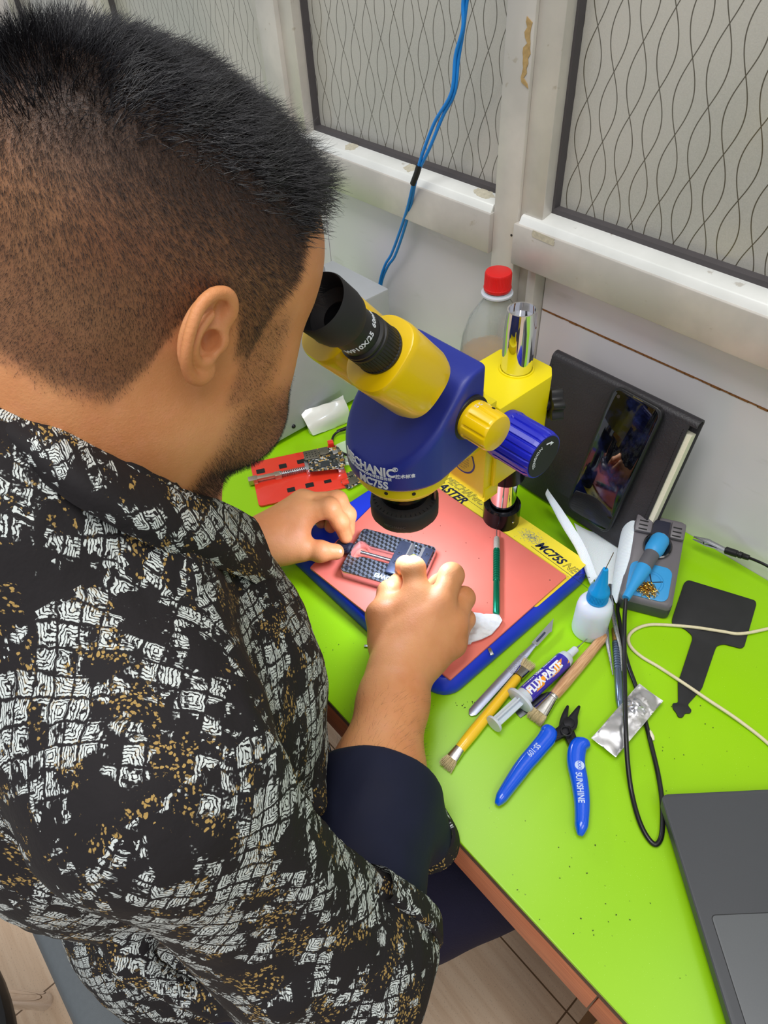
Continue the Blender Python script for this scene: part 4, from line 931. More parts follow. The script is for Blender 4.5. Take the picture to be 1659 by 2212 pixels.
# ---- notebook and phone leaning on the wall -------------------------
NB0 = Vector((0, .545, T)); NBt = Vector((0, .588, .932)); nup = (NBt-NB0).normalized(); nn = Vector((1, 0, 0)).cross(nup)   # normal towards the room is -nn.y
if nn.y > 0: nn = -nn
def onNB(px, py, off=0.0): return atplane(px, py, NB0+nn*off, nn)
tl = onNB(1195, 770, .012); tr_ = onNB(1522, 893, .012)
NX0, NX1 = tl.x, tr_.x; NH = (tl-NB0).dot(nup)+.002
NM = frame((NX0, NB0.y, T+.0005), (1, 0, 0), -nn); NW = NX1-NX0     # z into the wall, y up the cover
NM = frame((NX0, NB0.y, T+.0005), (1, 0, 0), nn)
# local: x right, y = z cross x ; flip so that y points up
if (NM.to_3x3() @ Vector((0, 1, 0))).z < 0: NM = NM @ Matrix.Rotation(PI, 4, 'X')
nb = thing('notebook', 'black stitched leather notebook leaning against the wall behind the phone', 'notebook', NM)
sgn = 1 if (NM.to_3x3() @ Vector((0, 0, 1))).y < 0 else -1
M_LEA = mat('black_grained_leather', (44, 42, 46), .45, var=.1, scale=40, bump=.5, bscale=500)
def zz_(a): return sgn*a
b = MB(); b.prism(rrect(0, .0, NW-.0075, NH, .004, 3), zz_(.0125), zz_(.0150)); b.build('front_cover', M_LEA, nb, bevel=.0008)
b = MB(); b.prism(rrect(0, .0, NW, NH, .004, 3), zz_(-.0006), zz_(.0020)); b.build('back_cover', M_LEA, nb, bevel=.0008)
b = MB(); b.box((.003, .003, min(zz_(.0021), zz_(.0124))), (NW-.0022, NH-.014, max(zz_(.0021), zz_(.0124)))); b.build('pages', mat('cream_pages', (232, 228, 206), .8, var=.06, scale=500), nb)
b = MB(); ri = []
for x in (0, NW): ri.append([(x, NH-.003+.0078*math.cos(a), zz_(.0072+.0078*math.sin(a))) for a in np.linspace(-PI/2, PI/2, 14)]+[(x, NH-.003+.0058*math.cos(a), zz_(.0072+.0058*math.sin(a))) for a in np.linspace(PI/2, -PI/2, 14)])
b.loft(ri); b.build('spine', M_LEA, nb, sharp=50)
for x in (.0042, NW-.0115):
    b = MB()
    for k in range(52): y = .004+k*(NH-.012)/52; b.box((x-.0002, y, min(zz_(.0149), zz_(.01525))), (x+.0003, y+.0020, max(zz_(.0149), zz_(.01525))))
    b.build('stitching', mat('black_thread', (16, 16, 18), .8), nb)
# phone
PO = .019; pc = [onNB(*q, PO+.009) for q in ((1338, 845), (1448, 888), (1300, 1155), (1212, 1082))]
for q in pc: pass
py_ = ((pc[0]-pc[3])+(pc[1]-pc[2])).normalized(); PWd, PHt = ((pc[1]-pc[0]).length+(pc[2]-pc[3]).length)/2, ((pc[0]-pc[3]).length+(pc[1]-pc[2]).length)/2
ctr = (pc[0]+pc[1]+pc[2]+pc[3])/4; px_ = (pc[1]-pc[0]+pc[2]-pc[3]).normalized()
PM = frame(ctr, px_, nn)
if (PM.to_3x3() @ Vector((0, 1, 0))).z < 0: PM = PM @ Matrix.Rotation(PI, 4, 'Y') @ Matrix.Rotation(0, 4, 'Z')
print('phone', PWd, PHt, [tuple(round(v, 3) for v in q) for q in pc], 'NB', NW, NH)
ph = thing('smartphone', 'switched off smartphone in a black case leaning on the notebook', 'smartphone', PM)
ps = 1 if (PM.to_3x3() @ Vector((0, 0, 1))).y < 0 else -1
b = MB(); b.loft([[(x, y, ps*z) for x, y in rrect(-PWd/2+i_, -PHt/2+i_, PWd/2-i_, PHt/2-i_, .010, 8)] for i_, z in ((.002, -.009), (.0003, -.0075), (0, -.001), (.0008, 0))]); b.build('phone_case', mat('black_phone_case', (22, 22, 25), .4), ph, sharp=50)
def m_screen():
    g = NT('dark_glass_screen'); n = g.noise(g.coord(), 24, 6, .65); g.put(g.b.inputs['Base Color'], g.mix(g.ramp(n, .45, .8), rgb(6, 7, 12), rgb(34, 44, 92))); g.put(g.b.inputs['Roughness'], g.math('ADD', g.math('MULTIPLY', g.ramp(n, .4, .8), .22), .03)); g.b.inputs['Coat Weight'].default_value = .6; return g.m
b = MB(); b.loft([[(x, y, ps*z) for x, y in rrect(-PWd/2+i_, -PHt/2+i_, PWd/2-i_, PHt/2-i_, .0085, 8)] for i_, z in ((.0022, -.0012), (.0022, -.0002), (.0028, .0003))]); scn = b.build('screen', m_screen(), ph, sharp=50)
b = MB(); b.box((-.006, PHt/2-.0022, min(0, ps*.0002)), (.006, PHt/2-.0014, max(0, ps*.0002))); b.build('speaker_slit', M_STEEL, ph)
b = MB(); b.cyl((-PWd/2+.0095, PHt/2-.0095, ps*.0002), (-PWd/2+.0095, PHt/2-.0095, ps*.00045), .0019, seg=20); b.build('front_camera', mat('camera_hole', (60, 54, 60), .1, coat=1), ph)

# ---- quilted paper towel around the phone ----------------------------
def m_tissue():
    g = NT('quilted_tissue'); X = g.sep(g.coord('UV')); a = g.math('SINE', g.math('MULTIPLY', g.math('ADD', X[0], X[1]), 2200)); c = g.math('SINE', g.math('MULTIPLY', g.math('SUBTRACT', X[0], X[1]), 2200))
    h = g.math('MULTIPLY', a, c); g.b.inputs['Base Color'].default_value = rgb(240, 242, 246); g.b.inputs['Roughness'].default_value = .85; g.b.inputs['Subsurface Weight'].default_value = .2; g.b.inputs['Subsurface Scale'].default_value = .004
    g.put(g.b.inputs['Base Color'], g.mix(g.ramp(h, -.5, .5), rgb(226, 230, 236), rgb(244, 246, 249))); g.bump(h, .35, .0005); return g.m
M_TIS = m_tissue()
def ruled(name, rows, m, th=.0006, k=6, kv=6, amp=.001, seed=1, parent=None):
    """surface through rows of 3D points (each row a list of the same length)"""
    R = [catmull([Vector(p) for p in r], k) for r in rows]; n = len(R[0]); cols = [catmull([r[i] for r in R], kv) for i in range(n)]
    m_ = len(cols[0]); w_ = wob(260, amp, seed); G = [[cols[i][j]+Vector((0, 0, 1))*w_(cols[i][j].x, cols[i][j].y) for j in range(m_)] for i in range(n)]
    N = [[None]*m_ for _ in range(n)]
    for i in range(n):
        for j in range(m_):
            du = G[min(i+1, n-1)][j]-G[max(i-1, 0)][j]; dv_ = G[i][min(j+1, m_-1)]-G[i][max(j-1, 0)]; N[i][j] = du.cross(dv_).normalized()
    vs = [G[i][j]+N[i][j]*th/2 for i in range(n) for j in range(m_)]+[G[i][j]-N[i][j]*th/2 for i in range(n) for j in range(m_)]; o_ = n*m_; fs = []
    for i in range(n-1):
        for j in range(m_-1):
            a = i*m_+j; fs += [(a, a+1, a+m_+1, a+m_), (a+o_, a+m_+o_, a+m_+1+o_, a+1+o_)]
    for i in range(n-1):
        for j in (0, m_-1): a = i*m_+j; fs.append((a, a+m_, a+m_+o_, a+o_))
    for j in range(m_-1):
        for i in (0, n-1): a = i*m_+j; fs.append((a, a+1, a+1+o_, a+o_))
    b = MB(); b.add(vs, fs); o = b.build(name, m, parent, sharp=70)
    uv = o.data.uv_layers.new(name='UVMap'); Lu = (R[0][-1]-R[0][0]).length; Lv = sum((cols[0][j+1]-cols[0][j]).length for j in range(m_-1))
    idx = np.empty(len(o.data.loops), np.int32); o.data.loops.foreach_get('vertex_index', idx); idx = idx % o_
    U = np.stack([(idx//m_)/(n-1)*Lu, (idx % m_)/(m_-1)*Lv], -1); uv.data.foreach_set('uv', U.ravel().astype(np.float32)); return o
tp = thing('paper_towel', 'white quilted paper towel curling up around the foot of the phone', 'paper towel', atz(1290, 1230, D))
def A3(*l): return [atz(x, y, z) for x, y, z in l]
o = ruled('left_curl', [A3((1183, 1056, .781), (1222, 1112, .790), (1262, 1176, .783), (1290, 1245, .765)),
      A3((1180, 1072, .7785), (1212, 1133, .781), (1246, 1190, .774), (1275, 1262, .7575)),
      A3((1208, 1105, .760), (1236, 1150, .758), (1262, 1200, .755), (1283, 1258, .7515))], M_TIS, amp=.0008, seed=2); o.parent = tp; o.matrix_parent_inverse = ROOTM[tp.name].inverted()
o = ruled('flat_part', [A3((1240, 1130, .7522), (1262, 1190, .7520), (1288, 1262, .7516)), A3((1290, 1150, .7522), (1300, 1200, .7520), (1308, 1275, .7516)), A3((1345, 1120, .7522), (1335, 1200, .7520), (1322, 1285, .7516))], M_TIS, amp=.0003, seed=4); o.parent = tp; o.matrix_parent_inverse = ROOTM[tp.name].inverted()
o = ruled('right_curl', [A3((1345, 1140, .7535), (1335, 1185, .7530), (1326, 1235, .7525), (1320, 1290, .7520)),
      A3((1350, 1100, .782), (1343, 1160, .778), (1333, 1230, .771), (1323, 1285, .758)),
      A3((1374, 1072, .801), (1366, 1150, .793), (1352, 1230, .780), (1330, 1302, .760)),
      A3((1396, 1090, .796), (1384, 1150, .790), (1366, 1225, .777), (1334, 1300, .757))], M_TIS, amp=.0006, seed=5); o.parent = tp; o.matrix_parent_inverse = ROOTM[tp.name].inverted()

# ---- clip, jack plug and lead right of the stand ----------------------
cl = thing('alligator_clip', 'silver alligator clip joined to a black jack plug by the wall', 'clip', atz(1540, 1185, D))
P = [aty(1497, 1163, .590), aty(1572, 1190, .598)]
b = MB(); dirn = (P[1]-P[0]); b.tube([P[0]+Vector((0, 0, .003)), P[0]+dirn*.4+Vector((0, 0, .004)), P[1]], [.0012, .0035, .0028], 8, flat=.55); b.tube([P[0]-Vector((0, 0, .001)), P[0]+dirn*.4-Vector((0, 0, .002)), P[1]], [.0010, .0030, .0024], 8, flat=.5); b.build('clip_jaws', M_STEEL, cl, world=True)
m_ = P[0]+dirn*.42; b = MB(); b.cyl(m_+Vector((-.003, -.003, .001)), m_+Vector((.003, .003, .001)), .0018, seg=12); b.build('pivot', M_STEEL, cl, world=True)
jp = thing('jack_plug', 'black ribbed jack plug and its thin lead running off the right edge', 'plug', atz(1600, 1200, D))
A_ = aty(1566, 1188, .598); B_ = aty(1618, 1205, .600); JM = frame(A_, B_-A_, (0, 0, 1)); JL = (B_-A_).length
b = MB(); b.lathe([(.0030, 0), (.0042, .001), (.0042, JL*.5), (.0034, JL*.52), (.0034, JL*.58), (.0040, JL*.6), (.0038, JL*.72), (.0028, JL*.74), (.0034, JL*.78), (.0030, JL)], along(JM), 20); b.build('plug_body', M_BLK, jp, world=True)
b = MB(); b.tube([B_, aty(1640, 1214, .600), aty(1665, 1227, .600), aty(1720, 1262, .600)], .0016, 8, smooth=4); b.build('lead', mat('black_rubber_cable', (24, 23, 26), .3), jp, world=True)

# ---- PET bottle -------------------------------------------------------
BP = Vector((-.468, .556, D)); zt = .250
pe = thing('plastic_bottle', 'clear plastic drink bottle with a red cap and orange liquid by the wall', 'bottle', BP)
def m_pet():
    g = NT('clear_pet'); g.b.inputs['Base Color'].default_value = (1, 1, 1, 1); g.b.inputs['Transmission Weight'].default_value = .82; g.b.inputs['Roughness'].default_value = .08; g.b.inputs['IOR'].default_value = 1.30; g.b.inputs['Base Color'].default_value = rgb(236, 240, 238)
    g.bump(g.noise(g.coord(), 130, 3), .5, .002); return g.m
prf = [(.020, .002), (.033, .004), (.0395, .012), (.0395, .050), (.0370, .060), (.0395, .070), (.0405, .120), (.0400, .150), (.0370, .175), (.0300, .198), (.0200, .214), (.0145, .222), (.0140, .228)]
b = MB(); b.lathe(prf, None, 56, cap=False); o = b.build('bottle_body', m_pet(), pe, sharp=60); so = o.modifiers.new('wall', 'SOLIDIFY'); so.thickness = .0006
b = MB(); b.lathe([(.030, .004), (.0380, .012), (.0380, .050), (.0356, .060), (.0382, .070), (.0390, .120), (.0384, .150), (.0384, .1505)], None, 56); b.build('liquid', mat('orange_drink', (252, 186, 96), .2, trans=.15, ior=1.33, var=.03), pe)
b = MB(); b.lathe([(.0165, .2275), (.0180, .2280), (.0180, .2300), (.0145, .2305), (.0145, .232)], None, 40); b.build('neck_ring', M_PPC, pe)
b = ribbed(.0152, .0210, 60, .0005, Matrix.Translation((0, 0, .2335)), taper=.99, seg=360); b.build('red_cap', mat('red_screw_cap', (214, 26, 26), .35, var=.03), pe, bevel=.0004, bang=60)

# ---- equipment box ----------------------------------------------------
eb = thing('equipment_case', 'light grey metal equipment case with a handle behind the microscope', 'case', (-.735, .42, T))
bx0, bx1, by0, by1, bz1 = -.800, -.674, .345, .572, .904
b = MB(); b.box((bx0, by0, T+.006), (bx1, by1, bz1)); b.build('body', mat('grey_powder_coat', (176, 180, 184), .5, var=.03, bump=.1, bscale=800), eb, bevel=.003, world=True)
for x in (bx0+.012, bx1-.012):
    for y in (by0+.012, by1-.012): b = MB(); b.cyl((x, y, T), (x, y, T+.007), .006, seg=16); b.build('rubber_foot', M_RUB, eb, world=True)
b = MB(); b.tube([(bx0+.05, by0+.02, bz1-.001), (bx0+.05, by0+.02, bz1+.028), (bx0+.05, by0+.045, bz1+.034), (bx0+.05, by1-.09, bz1+.034), (bx0+.05, by1-.06, bz1+.028), (bx0+.05, by1-.06, bz1-.001)], .0065, 12, smooth=5); b.build('carrying_handle', mat('grey_handle', (166, 168, 170), .45), eb, world=True)
for q_ in ((634, 921),): 
    v = atx(*q_, bx1); b = MB(); b.sphere((v.x, v.y, v.z), .0032, 14); b.build('rivet', M_JAW, eb, world=True)
o = None
# folded paper pack leaning on the case
pk = [atz(650, 892, .778), atz(742, 858, .792), atz(750, 905, .752), atz(672, 938, .752)]
o = ruled('paper_pack', [[pk[3], (pk[3]+pk[2])/2, pk[2]], [(pk[0]+pk[3])/2+Vector((.004, -.002, .002)), (pk[0]+pk[1]+pk[2]+pk[3])/4+Vector((.006, -.003, .003)), (pk[1]+pk[2])/2+Vector((.004, 0, .002))], [pk[0], (pk[0]+pk[1])/2, pk[1]]], mat('glossy_white_sleeve', (232, 234, 226), .2, var=.06, scale=14, coat=.5), th=.012, amp=.001, seed=8)
tag(o, 'white glossy folded paper pack propped against the grey case', 'paper')

# ---- board vice (red) -------------------------------------------------
rv_c = [atz(533, 1003, D), atz(745, 962, D), atz(762, 1052, D), atz(560, 1097, D)]
RM = frame(rv_c[3], rv_c[2]-rv_c[3], (0, 0, 1)); RW = (rv_c[2]-rv_c[3]).length*.98; RH = ((rv_c[0]-rv_c[3]).length+(rv_c[1]-rv_c[2]).length)/2
rv = thing('board_vice', 'red repair fixture plate with a sprung clamp holding a circuit board', 'clamp fixture', RM)
M_RED = mat('glossy_red_plate', (232, 58, 38), .24, var=.02, coat=.5)
b = MB(); b.prism(rrect(0, 0, RW, RH, .005, 4), 0, .003); b.build('plate', M_RED, rv, bevel=.0005)
def star(cx, cy, rx, ry, rot=0):
    o = []
    for k in range(16):
        a = 2*PI*k/16; r = 1.0 if k % 4 == 2 else (.72 if k % 2 == 0 else .80); o.append((cx+rx*r*math.cos(a)*1.15, cy+ry*r*math.sin(a)*1.15))
    return o
RMi = RM.inverted()
M_HOLE = mat('cutout_black', (28, 26, 26), .5)
for q, rx, ry in (((563, 1018), .0068, .0052), ((611, 1007), .0062, .0052), ((650, 997), .0062, .0048), ((629, 1058), .0062, .0048), ((669, 1048), .0066, .0050), ((708, 1040), .0058, .0036)):
    c = RMi @ atz(*q, D+.003); b = MB(); b.prism(star(c.x, c.y, rx, ry), .0031, .0033); b.build('cutout', M_HOLE, rv)
c0 = RMi @ atz(548, 1036, D+.008); c1 = RMi @ atz(600, 1026, D+.008); c2 = RMi @ atz(664, 1013, D+.010); c3 = RMi @ atz(745, 1000, D+.010)
ly = c0.y
b = MB(); b.box((c0.x-.007, ly-.0045, .003), (c0.x+.005, ly+.0045, .011)); b.box((c1.x-.004, ly-.0045, .003), (c1.x+.005, ly+.0045, .010)); b.box((c0.x, ly-.003, .006), (c1.x, ly+.003, .0105)); cla = b.build('clamp_block', mat('champagne_alloy', (206, 186, 168), .28, .85), rv, bevel=.0005)
b = MB(); b.cyl((c1.x, ly, .007), (c2.x+.012, ly, .007), .0016, seg=12); cyc = [(c1.x+.003+t*(c2.x-c1.x-.004), ly+.0034*math.cos(t*2*PI*15), .0075+.0034*math.sin(t*2*PI*15)) for t in np.linspace(0, 1, 240)]; b.tube(cyc, .00065, 6); b.build('spring', M_STEEL, rv, sharp=60)
b = MB(); b.box((c2.x-.002, ly-.008, .003), (c2.x+.003, ly+.010, .0125)); b.box((RW-.010, ly-.020, .003), (RW-.002, ly-.010, .012)); b.box((RW-.010, ly+.010, .003), (RW-.003, ly+.018, .014)); b.box((RW-.008, ly-.012, .010), (RW-.004, ly+.014, .0135)); b.build('jaw', M_ALB, rv, bevel=.0005)
b = MB(); b.box((RW-.010, 0.002, .003), (RW-.001, .010, .0075)); b.box((RW-.012, RH-.006, .003), (RW-.004, RH+.002, .012)); b.build('end_stop', M_RED, rv, bevel=.001)
# circuit board in the vice
def m_pcb(nm='dark_circuit_board'):
    g = NT(nm); co = g.coord(); v = g.node('ShaderNodeTexVoronoi', feature='F1', distance='CHEBYCHEV'); g.put(v.inputs['Vector'], co); v.inputs['Scale'].default_value = 420
    c = g.mix(g.ramp(g.sep(v.outputs['Color'])[0], .55, .6), rgb(34, 38, 36), rgb(92, 92, 84)); c = g.mix(g.ramp(g.sep(v.outputs['Color'])[1], .80, .82), c, rgb(196, 160, 90)); c = g.mix(g.ramp(g.sep(v.outputs['Color'])[2], .86, .88), c, rgb(190, 194, 196))
    g.put(g.b.inputs['Base Color'], c); g.b.inputs['Roughness'].default_value = .4; return g.m
M_PCB = m_pcb(); M_SHD = mat('nickel_shield', (142, 138, 124), .35, .9, var=.15, scale=300); M_IC = mat('chip_black', (52, 56, 58), .35); M_GLD = mat('gold_pads', (214, 166, 84), .3, .9)
vb = thing('circuit_board', 'populated phone circuit board gripped in the red clamp fixture', 'circuit board', RM @ Matrix.Translation((c2.x, ly, .0125)))
b = MB(); b.prism(rpoly([(.001, -.014), (.038, -.020), (.050, -.016), (.052, .006), (.048, .024), (.024, .026), (.002, .024), (-.002, .010), (.004, .004)], .0015, 2), 0, .0012); b.build('board', M_PCB, vb)
b = MB(); b.prism(rrect(.000, .008, .020, .026, .001, 2), .0013, .0030); b.prism(rrect(.021, .012, .034, .026, .001, 2), .0013, .0030); sh = b.build('metal_shield', M_SHD, vb, bevel=.0003)
b = MB()
for i in range(4):
    for j_ in range(3): b.box((.003+i*.004, .011+j_*.0045, .0030), (.0045+i*.004, .0125+j_*.0045, .00315))
b.build('shield_holes', M_HOLE, sh)
for (x, y, w_, h_) in ((.018, -.012, .012, .011), (.006, -.006, .005, .005), (.032, -.014, .008, .006), (.034, .000, .006, .008)):
    b = MB(); b.box((x, y, .0012), (x+w_, y+h_, .0026)); b.build('chip', M_IC, vb, bevel=.0002)
for (x, y, w_, h_) in ((.044, -.008, .005, .004), (.045, .006, .004, .005), (.040, .018, .005, .005), (.030, .007, .004, .003)):
    b = MB(); b.box((x, y, .0012), (x+w_, y+h_, .0022)); b.build('gold_contact', M_GLD, vb, bevel=.0003)
# loose boards beyond the base corner
for (qa, qb, nm, lab, kx) in (((752, 1058), (822, 1022), 0, 'loose strip of circuit board with a shield beside the red fixture, nearest the ring light', .018), ((742, 1040), (806, 1016), 1, 'loose dark circuit board strip lying just behind the other one', .012)):
    Mn, Ln = lay(qa, qb, D+(.003 if nm == 0 else 0)); lo_ = thing('loose_circuit_board', lab, 'circuit board', Mn)
    b = MB(); b.prism(rrect(0, 0, Ln, kx, .002, 3), 0, .0012); b.build('board', M_PCB, lo_)
    b = MB(); b.prism(rrect(.003, .003, Ln*.4, kx-.003, .001, 2), .0013, .0026); b.build('metal_shield', M_SHD, lo_, bevel=.0003)
    b = MB(); b.box((Ln*.5, .004, .0012), (Ln*.75, kx-.004, .0024)); b.build('chip', M_IC, lo_, bevel=.0002)
# clear pouch with tweezers inside
o = ruled('clear_pouch', [A3((724, 962, .7508), (745, 985, .7508), (728, 1008, .7508)), A3((752, 950, .757), (765, 978, .758), (756, 1004, .756)), A3((770, 955, .7512), (796, 985, .7512), (790, 1010, .7510))], mat('clear_pouch_film', (236, 244, 240), .12, alpha=.32, var=.01), th=.0004, amp=.0012, seed=12)
tag(o, 'crinkled clear plastic pouch under the microscope cable', 'pouch')
b = MB(); b.tube(A3((728, 990, .752), (757, 993, .752), (776, 996, .752)), [.0012, .0008, .0003], 6); b.tube(A3((728, 1000, .752), (755, 1000, .752), (776, 997, .752)), [.0012, .0008, .0003], 6); o = b.build('fine_tweezers', M_STEEL, None); tag(o, 'fine steel tweezer tips inside the clear pouch', 'tweezers')

# ---- ring light cable and other black leads ---------------------------
lc_ = thing('light_cable', 'thin black cable with a plug feeding the microscope ring light', 'cable', atz(740, 930, D))
b = MB(); rgp = Vector((AX+.026, AY+.016, .903)); ep = atx(945, 1008, -.325); 
pts = [rgp+Vector((-.002, 0, .001)), ep, atx(975, 985, -.322), atx(998, 972, -.322), atx(1012, 955, -.322), atx(1018, 938, -.325)]
b.tube(pts, .0021, 10, smooth=6)
b.build('cable', mat('black_rubber_cable', (24, 23, 26), .3), lc_, world=True)
b = MB(); b.tube([atx(930, 1024, -.325), atx(952, 1004, -.324)], [.0055, .0050], 12, flat=.6); b.build('plug', M_BLK, lc_, world=True, bevel=.0006)
b = MB(); b.tube(A3((752, 924, .760), (728, 934, .756), (718, 948, .754), (722, 966, .7528), (745, 981, .7528), (775, 990, .7528), (820, 1000, .7528)), .0017, 10, smooth=6); b.tube(A3((752, 924, .760), (728, 932, .756)), [.0030, .0022], 10); o = b.build('black_lead', mat('black_rubber_cable', (24, 23, 26), .3), None); tag(o, 'black lead curving over the green top left of the microscope body', 'cable')
b = MB(); b.tube(A3((1170, 1020, .7525), (1190, 1016, .7525), (1215, 1028, .7525), (1235, 1045, .7525), (1260, 1066, .7525)), .0016, 8, smooth=5); b.tube(A3((1168, 1032, .7525), (1195, 1042, .7525), (1225, 1056, .7525), (1250, 1076, .7525)), .0016, 8, smooth=5); o = b.build('black_lead', mat('black_rubber_cable', (24, 23, 26), .3), None); tag(o, 'pair of black leads running behind the phone from the cable clip', 'cable')
b = MB(); q = atz(1170, 1050, D+.002); CM = frame(q, (1, .3, 0), (0, 0, 1)); b.box((-.006, -.005, -.0018), (.006, .005, .010), CM); b.box((-.008, -.002, .010), (.004, .008, .016), CM); b.box((-.018, .0, .014), (-.006, .002, .016), CM); o = b.build('cable_clip', M_BLK, None, bevel=.0010); tag(o, 'small black cable clip standing behind the blue focus knob', 'clip')
# ---- blue network cables ----------------------------------------------
nc = thing('network_cable', 'pair of bright blue network cables bound with black tape hanging down the window', 'cable', (-.6, .57, 1.0))
M_BC = mat('bright_blue_cable', (20, 128, 214), .4, var=.03)
def cab(l): return [aty(x, y, yy) for x, y, yy in l]
ca = [(1018, -60, .575), (1001, 0, .575), (1000, 60, .575), (984, 120, .575), (975, 200, .574), (940, 262, .572), (915, 325, .570), (902, 366, .570), (893, 395, .571), (880, 450, .580), (862, 505, .588), (845, 550, .594), (832, 572, .596), (820, 612, .598), (812, 680, .598)]
cb = [(1022, -60, .578), (1009, 0, .578), (1000, 70, .578), (990, 130, .578), (982, 200, .577), (957, 250, .575), (928, 320, .572), (906, 366, .572), (897, 395, .573), (886, 450, .583), (868, 512, .590), (852, 555, .596), (838, 575, .598), (824, 612, .6005), (816, 680, .6005)]
for c_ in (ca, cb): b = MB(); b.tube(cab(c_), .00185, 10, smooth=6); b.build('cable', M_BC, nc, world=True)
b = MB(); b.tube(cab([(906, 356, .571), (900, 376, .571), (892, 397, .572)]), .0036, 10); b.build('tape_wrap', M_RUB, nc, world=True)
# ---- small litter -----------------------------------------------------
sp = MB()
for (cx, cy, sx_, sy_, n, z) in ((1000, 1520, 60, 12, 26, D), (700, 1385, 50, 30, 10, D), (1300, 1900, 200, 160, 26, D), (1500, 1600, 120, 120, 16, D), (950, 1200, 170, 110, 30, MT+.0002)):
    for k in range(n):
        px, py = RNG.normal(cx, sx_*.5), RNG.normal(cy, sy_*.5); q = atz(px, py, z)
        if z > D+.01 and not (-.43 < q.x < -.25 and .27 < q.y < .43): continue
        if z < D+.01 and (-.515 < q.x < -.228 and .235 < q.y < .49): continue
        r = RNG.uniform(.0002, .0006); sp.box((-r, -r*RNG.uniform(.3, 1), 0), (r, r*.5, r*.6), Matrix.Translation(q) @ Matrix.Rotation(RNG.uniform(0, 3), 4, 'Z'))
o = sp.build('soldering_debris', mat('dark_debris', (40, 42, 34), .7)); tag(o, 'tiny dark crumbs of soldering debris scattered over desk and mat', 'debris', kind='stuff')
Mn, Ln = lay((1056, 1402), (1063, 1417), BT-.002); b = MB(); b.box((0, -.0018, .0012), (Ln, .0018, .0026), Mn); o = b.build('metal_shim', M_STEEL, None, bevel=.0002); tag(o, 'tiny silver metal shim on the front rim of the blue base', 'metal piece')
Mn, Ln = lay((787, 1396), (798, 1396), D); b = MB(); b.box((0, -.0014, 0), (Ln, .0014, .0012), Mn); o = b.build('metal_shim', M_STEEL, None, bevel=.0002); tag(o, 'tiny silver metal bit on the green top left of the wrist', 'metal piece')
# ================================================================= PERSON
person = thing('person', 'person with short black hair in a black and white patterned shirt bending over the microscope', 'person', (-.36, -.10, .47))
HC = np.array([-.36, .137, 1.217], np.float32); HF = np.array([0, .866, -.5], np.float32); HU = np.array([0, .5, .866], np.float32); HR = np.array([1, 0, 0], np.float32)
HB = np.stack([HR, HF, HU], 1)
def hl(r, f, u): return HC+HR*r+HF*f+HU*u
def W3(x, y, z): return np.array(atz(x, y, z), np.float32)
def head_f(P):
    Q = (P-HC)@HB; Qa = Q.copy(); Qa[:, 0] = np.abs(Q[:, 0])
    d = ell_(Q, (0, -.004, .008), (.0765, .0950, .0770))
    d = smin(d, ell_(Qa, (.030, .030, .000), (.044, .058, .060)), .02)
    d = smin(d, ell_(Q, (0, .030, -.050), (.0630, .0600, .0740)), .025)
    d = smin(d, ell_(Qa, (.030, .022, -.088), (.036, .052, .036)), .022)
    d = smin(d, ell_(Qa, (.038, .050, -.080), (.022, .030, .032)), .018)
    d = smin(d, ell_(Qa, (.024, .064, -.086), (.034, .034, .034)), .018)
    d = smin(d, ell_(Q, (0, .066, -.098), (.044, .034, .029)), .018)
    d = smin(d, ell_(Qa, (.044, .052, -.048), (.020, .026, .022)), .02)
    d = smin(d, cap_(Qa, (.008, .089, -.008), (.038, .078, -.008), .008, .006), .012)
    d = smax(d, -ell_(Qa, (.031, .098, -.030), (.018, .016, .012)), .010)
    d = smin(d, ell_(Qa, (.031, .074, -.030), (.013, .013, .012)), .004)
    d = smin(d, cap_(Q, (0, .088, -.018), (0, .108, -.056), .006, .0095), .010)
    d = smin(d, ell_(Qa, (.010, .098, -.060), (.008, .010, .007)), .006)
    d = smin(d, ell_(Qa, (.010, .088, -.080), (.016, .009, .0055)), .006); d = smin(d, ell_(Qa, (.008, .086, -.090), (.015, .009, .0055)), .006)
    # neck and upper back of the neck
    nk = cap_(P, hl(0, -.022, -.050), (-.36, .040, 1.010), .0600, .0660)
    nk = smin(nk, cap_(P, hl(0, -.040, -.040), (-.36, .010, 1.020), .043, .052), .03)
    d = smin(d, nk, .022)
    d = smin(d, cap_(P, hl(0, .035, -.105), (-.36, .085, 1.04), .034, .046), .018)
    d = smin(d, cap_(P, (-.46, .0, .975), (-.26, .0, .975), .050), .05)
    d = smin(d, ell_(P, (-.36, -.01, .90), (.145, .085, .14)), .05)
    return d
V, F = nets(head_f, (-.53, -.11, .84), (-.19, .27, 1.335), .0023)
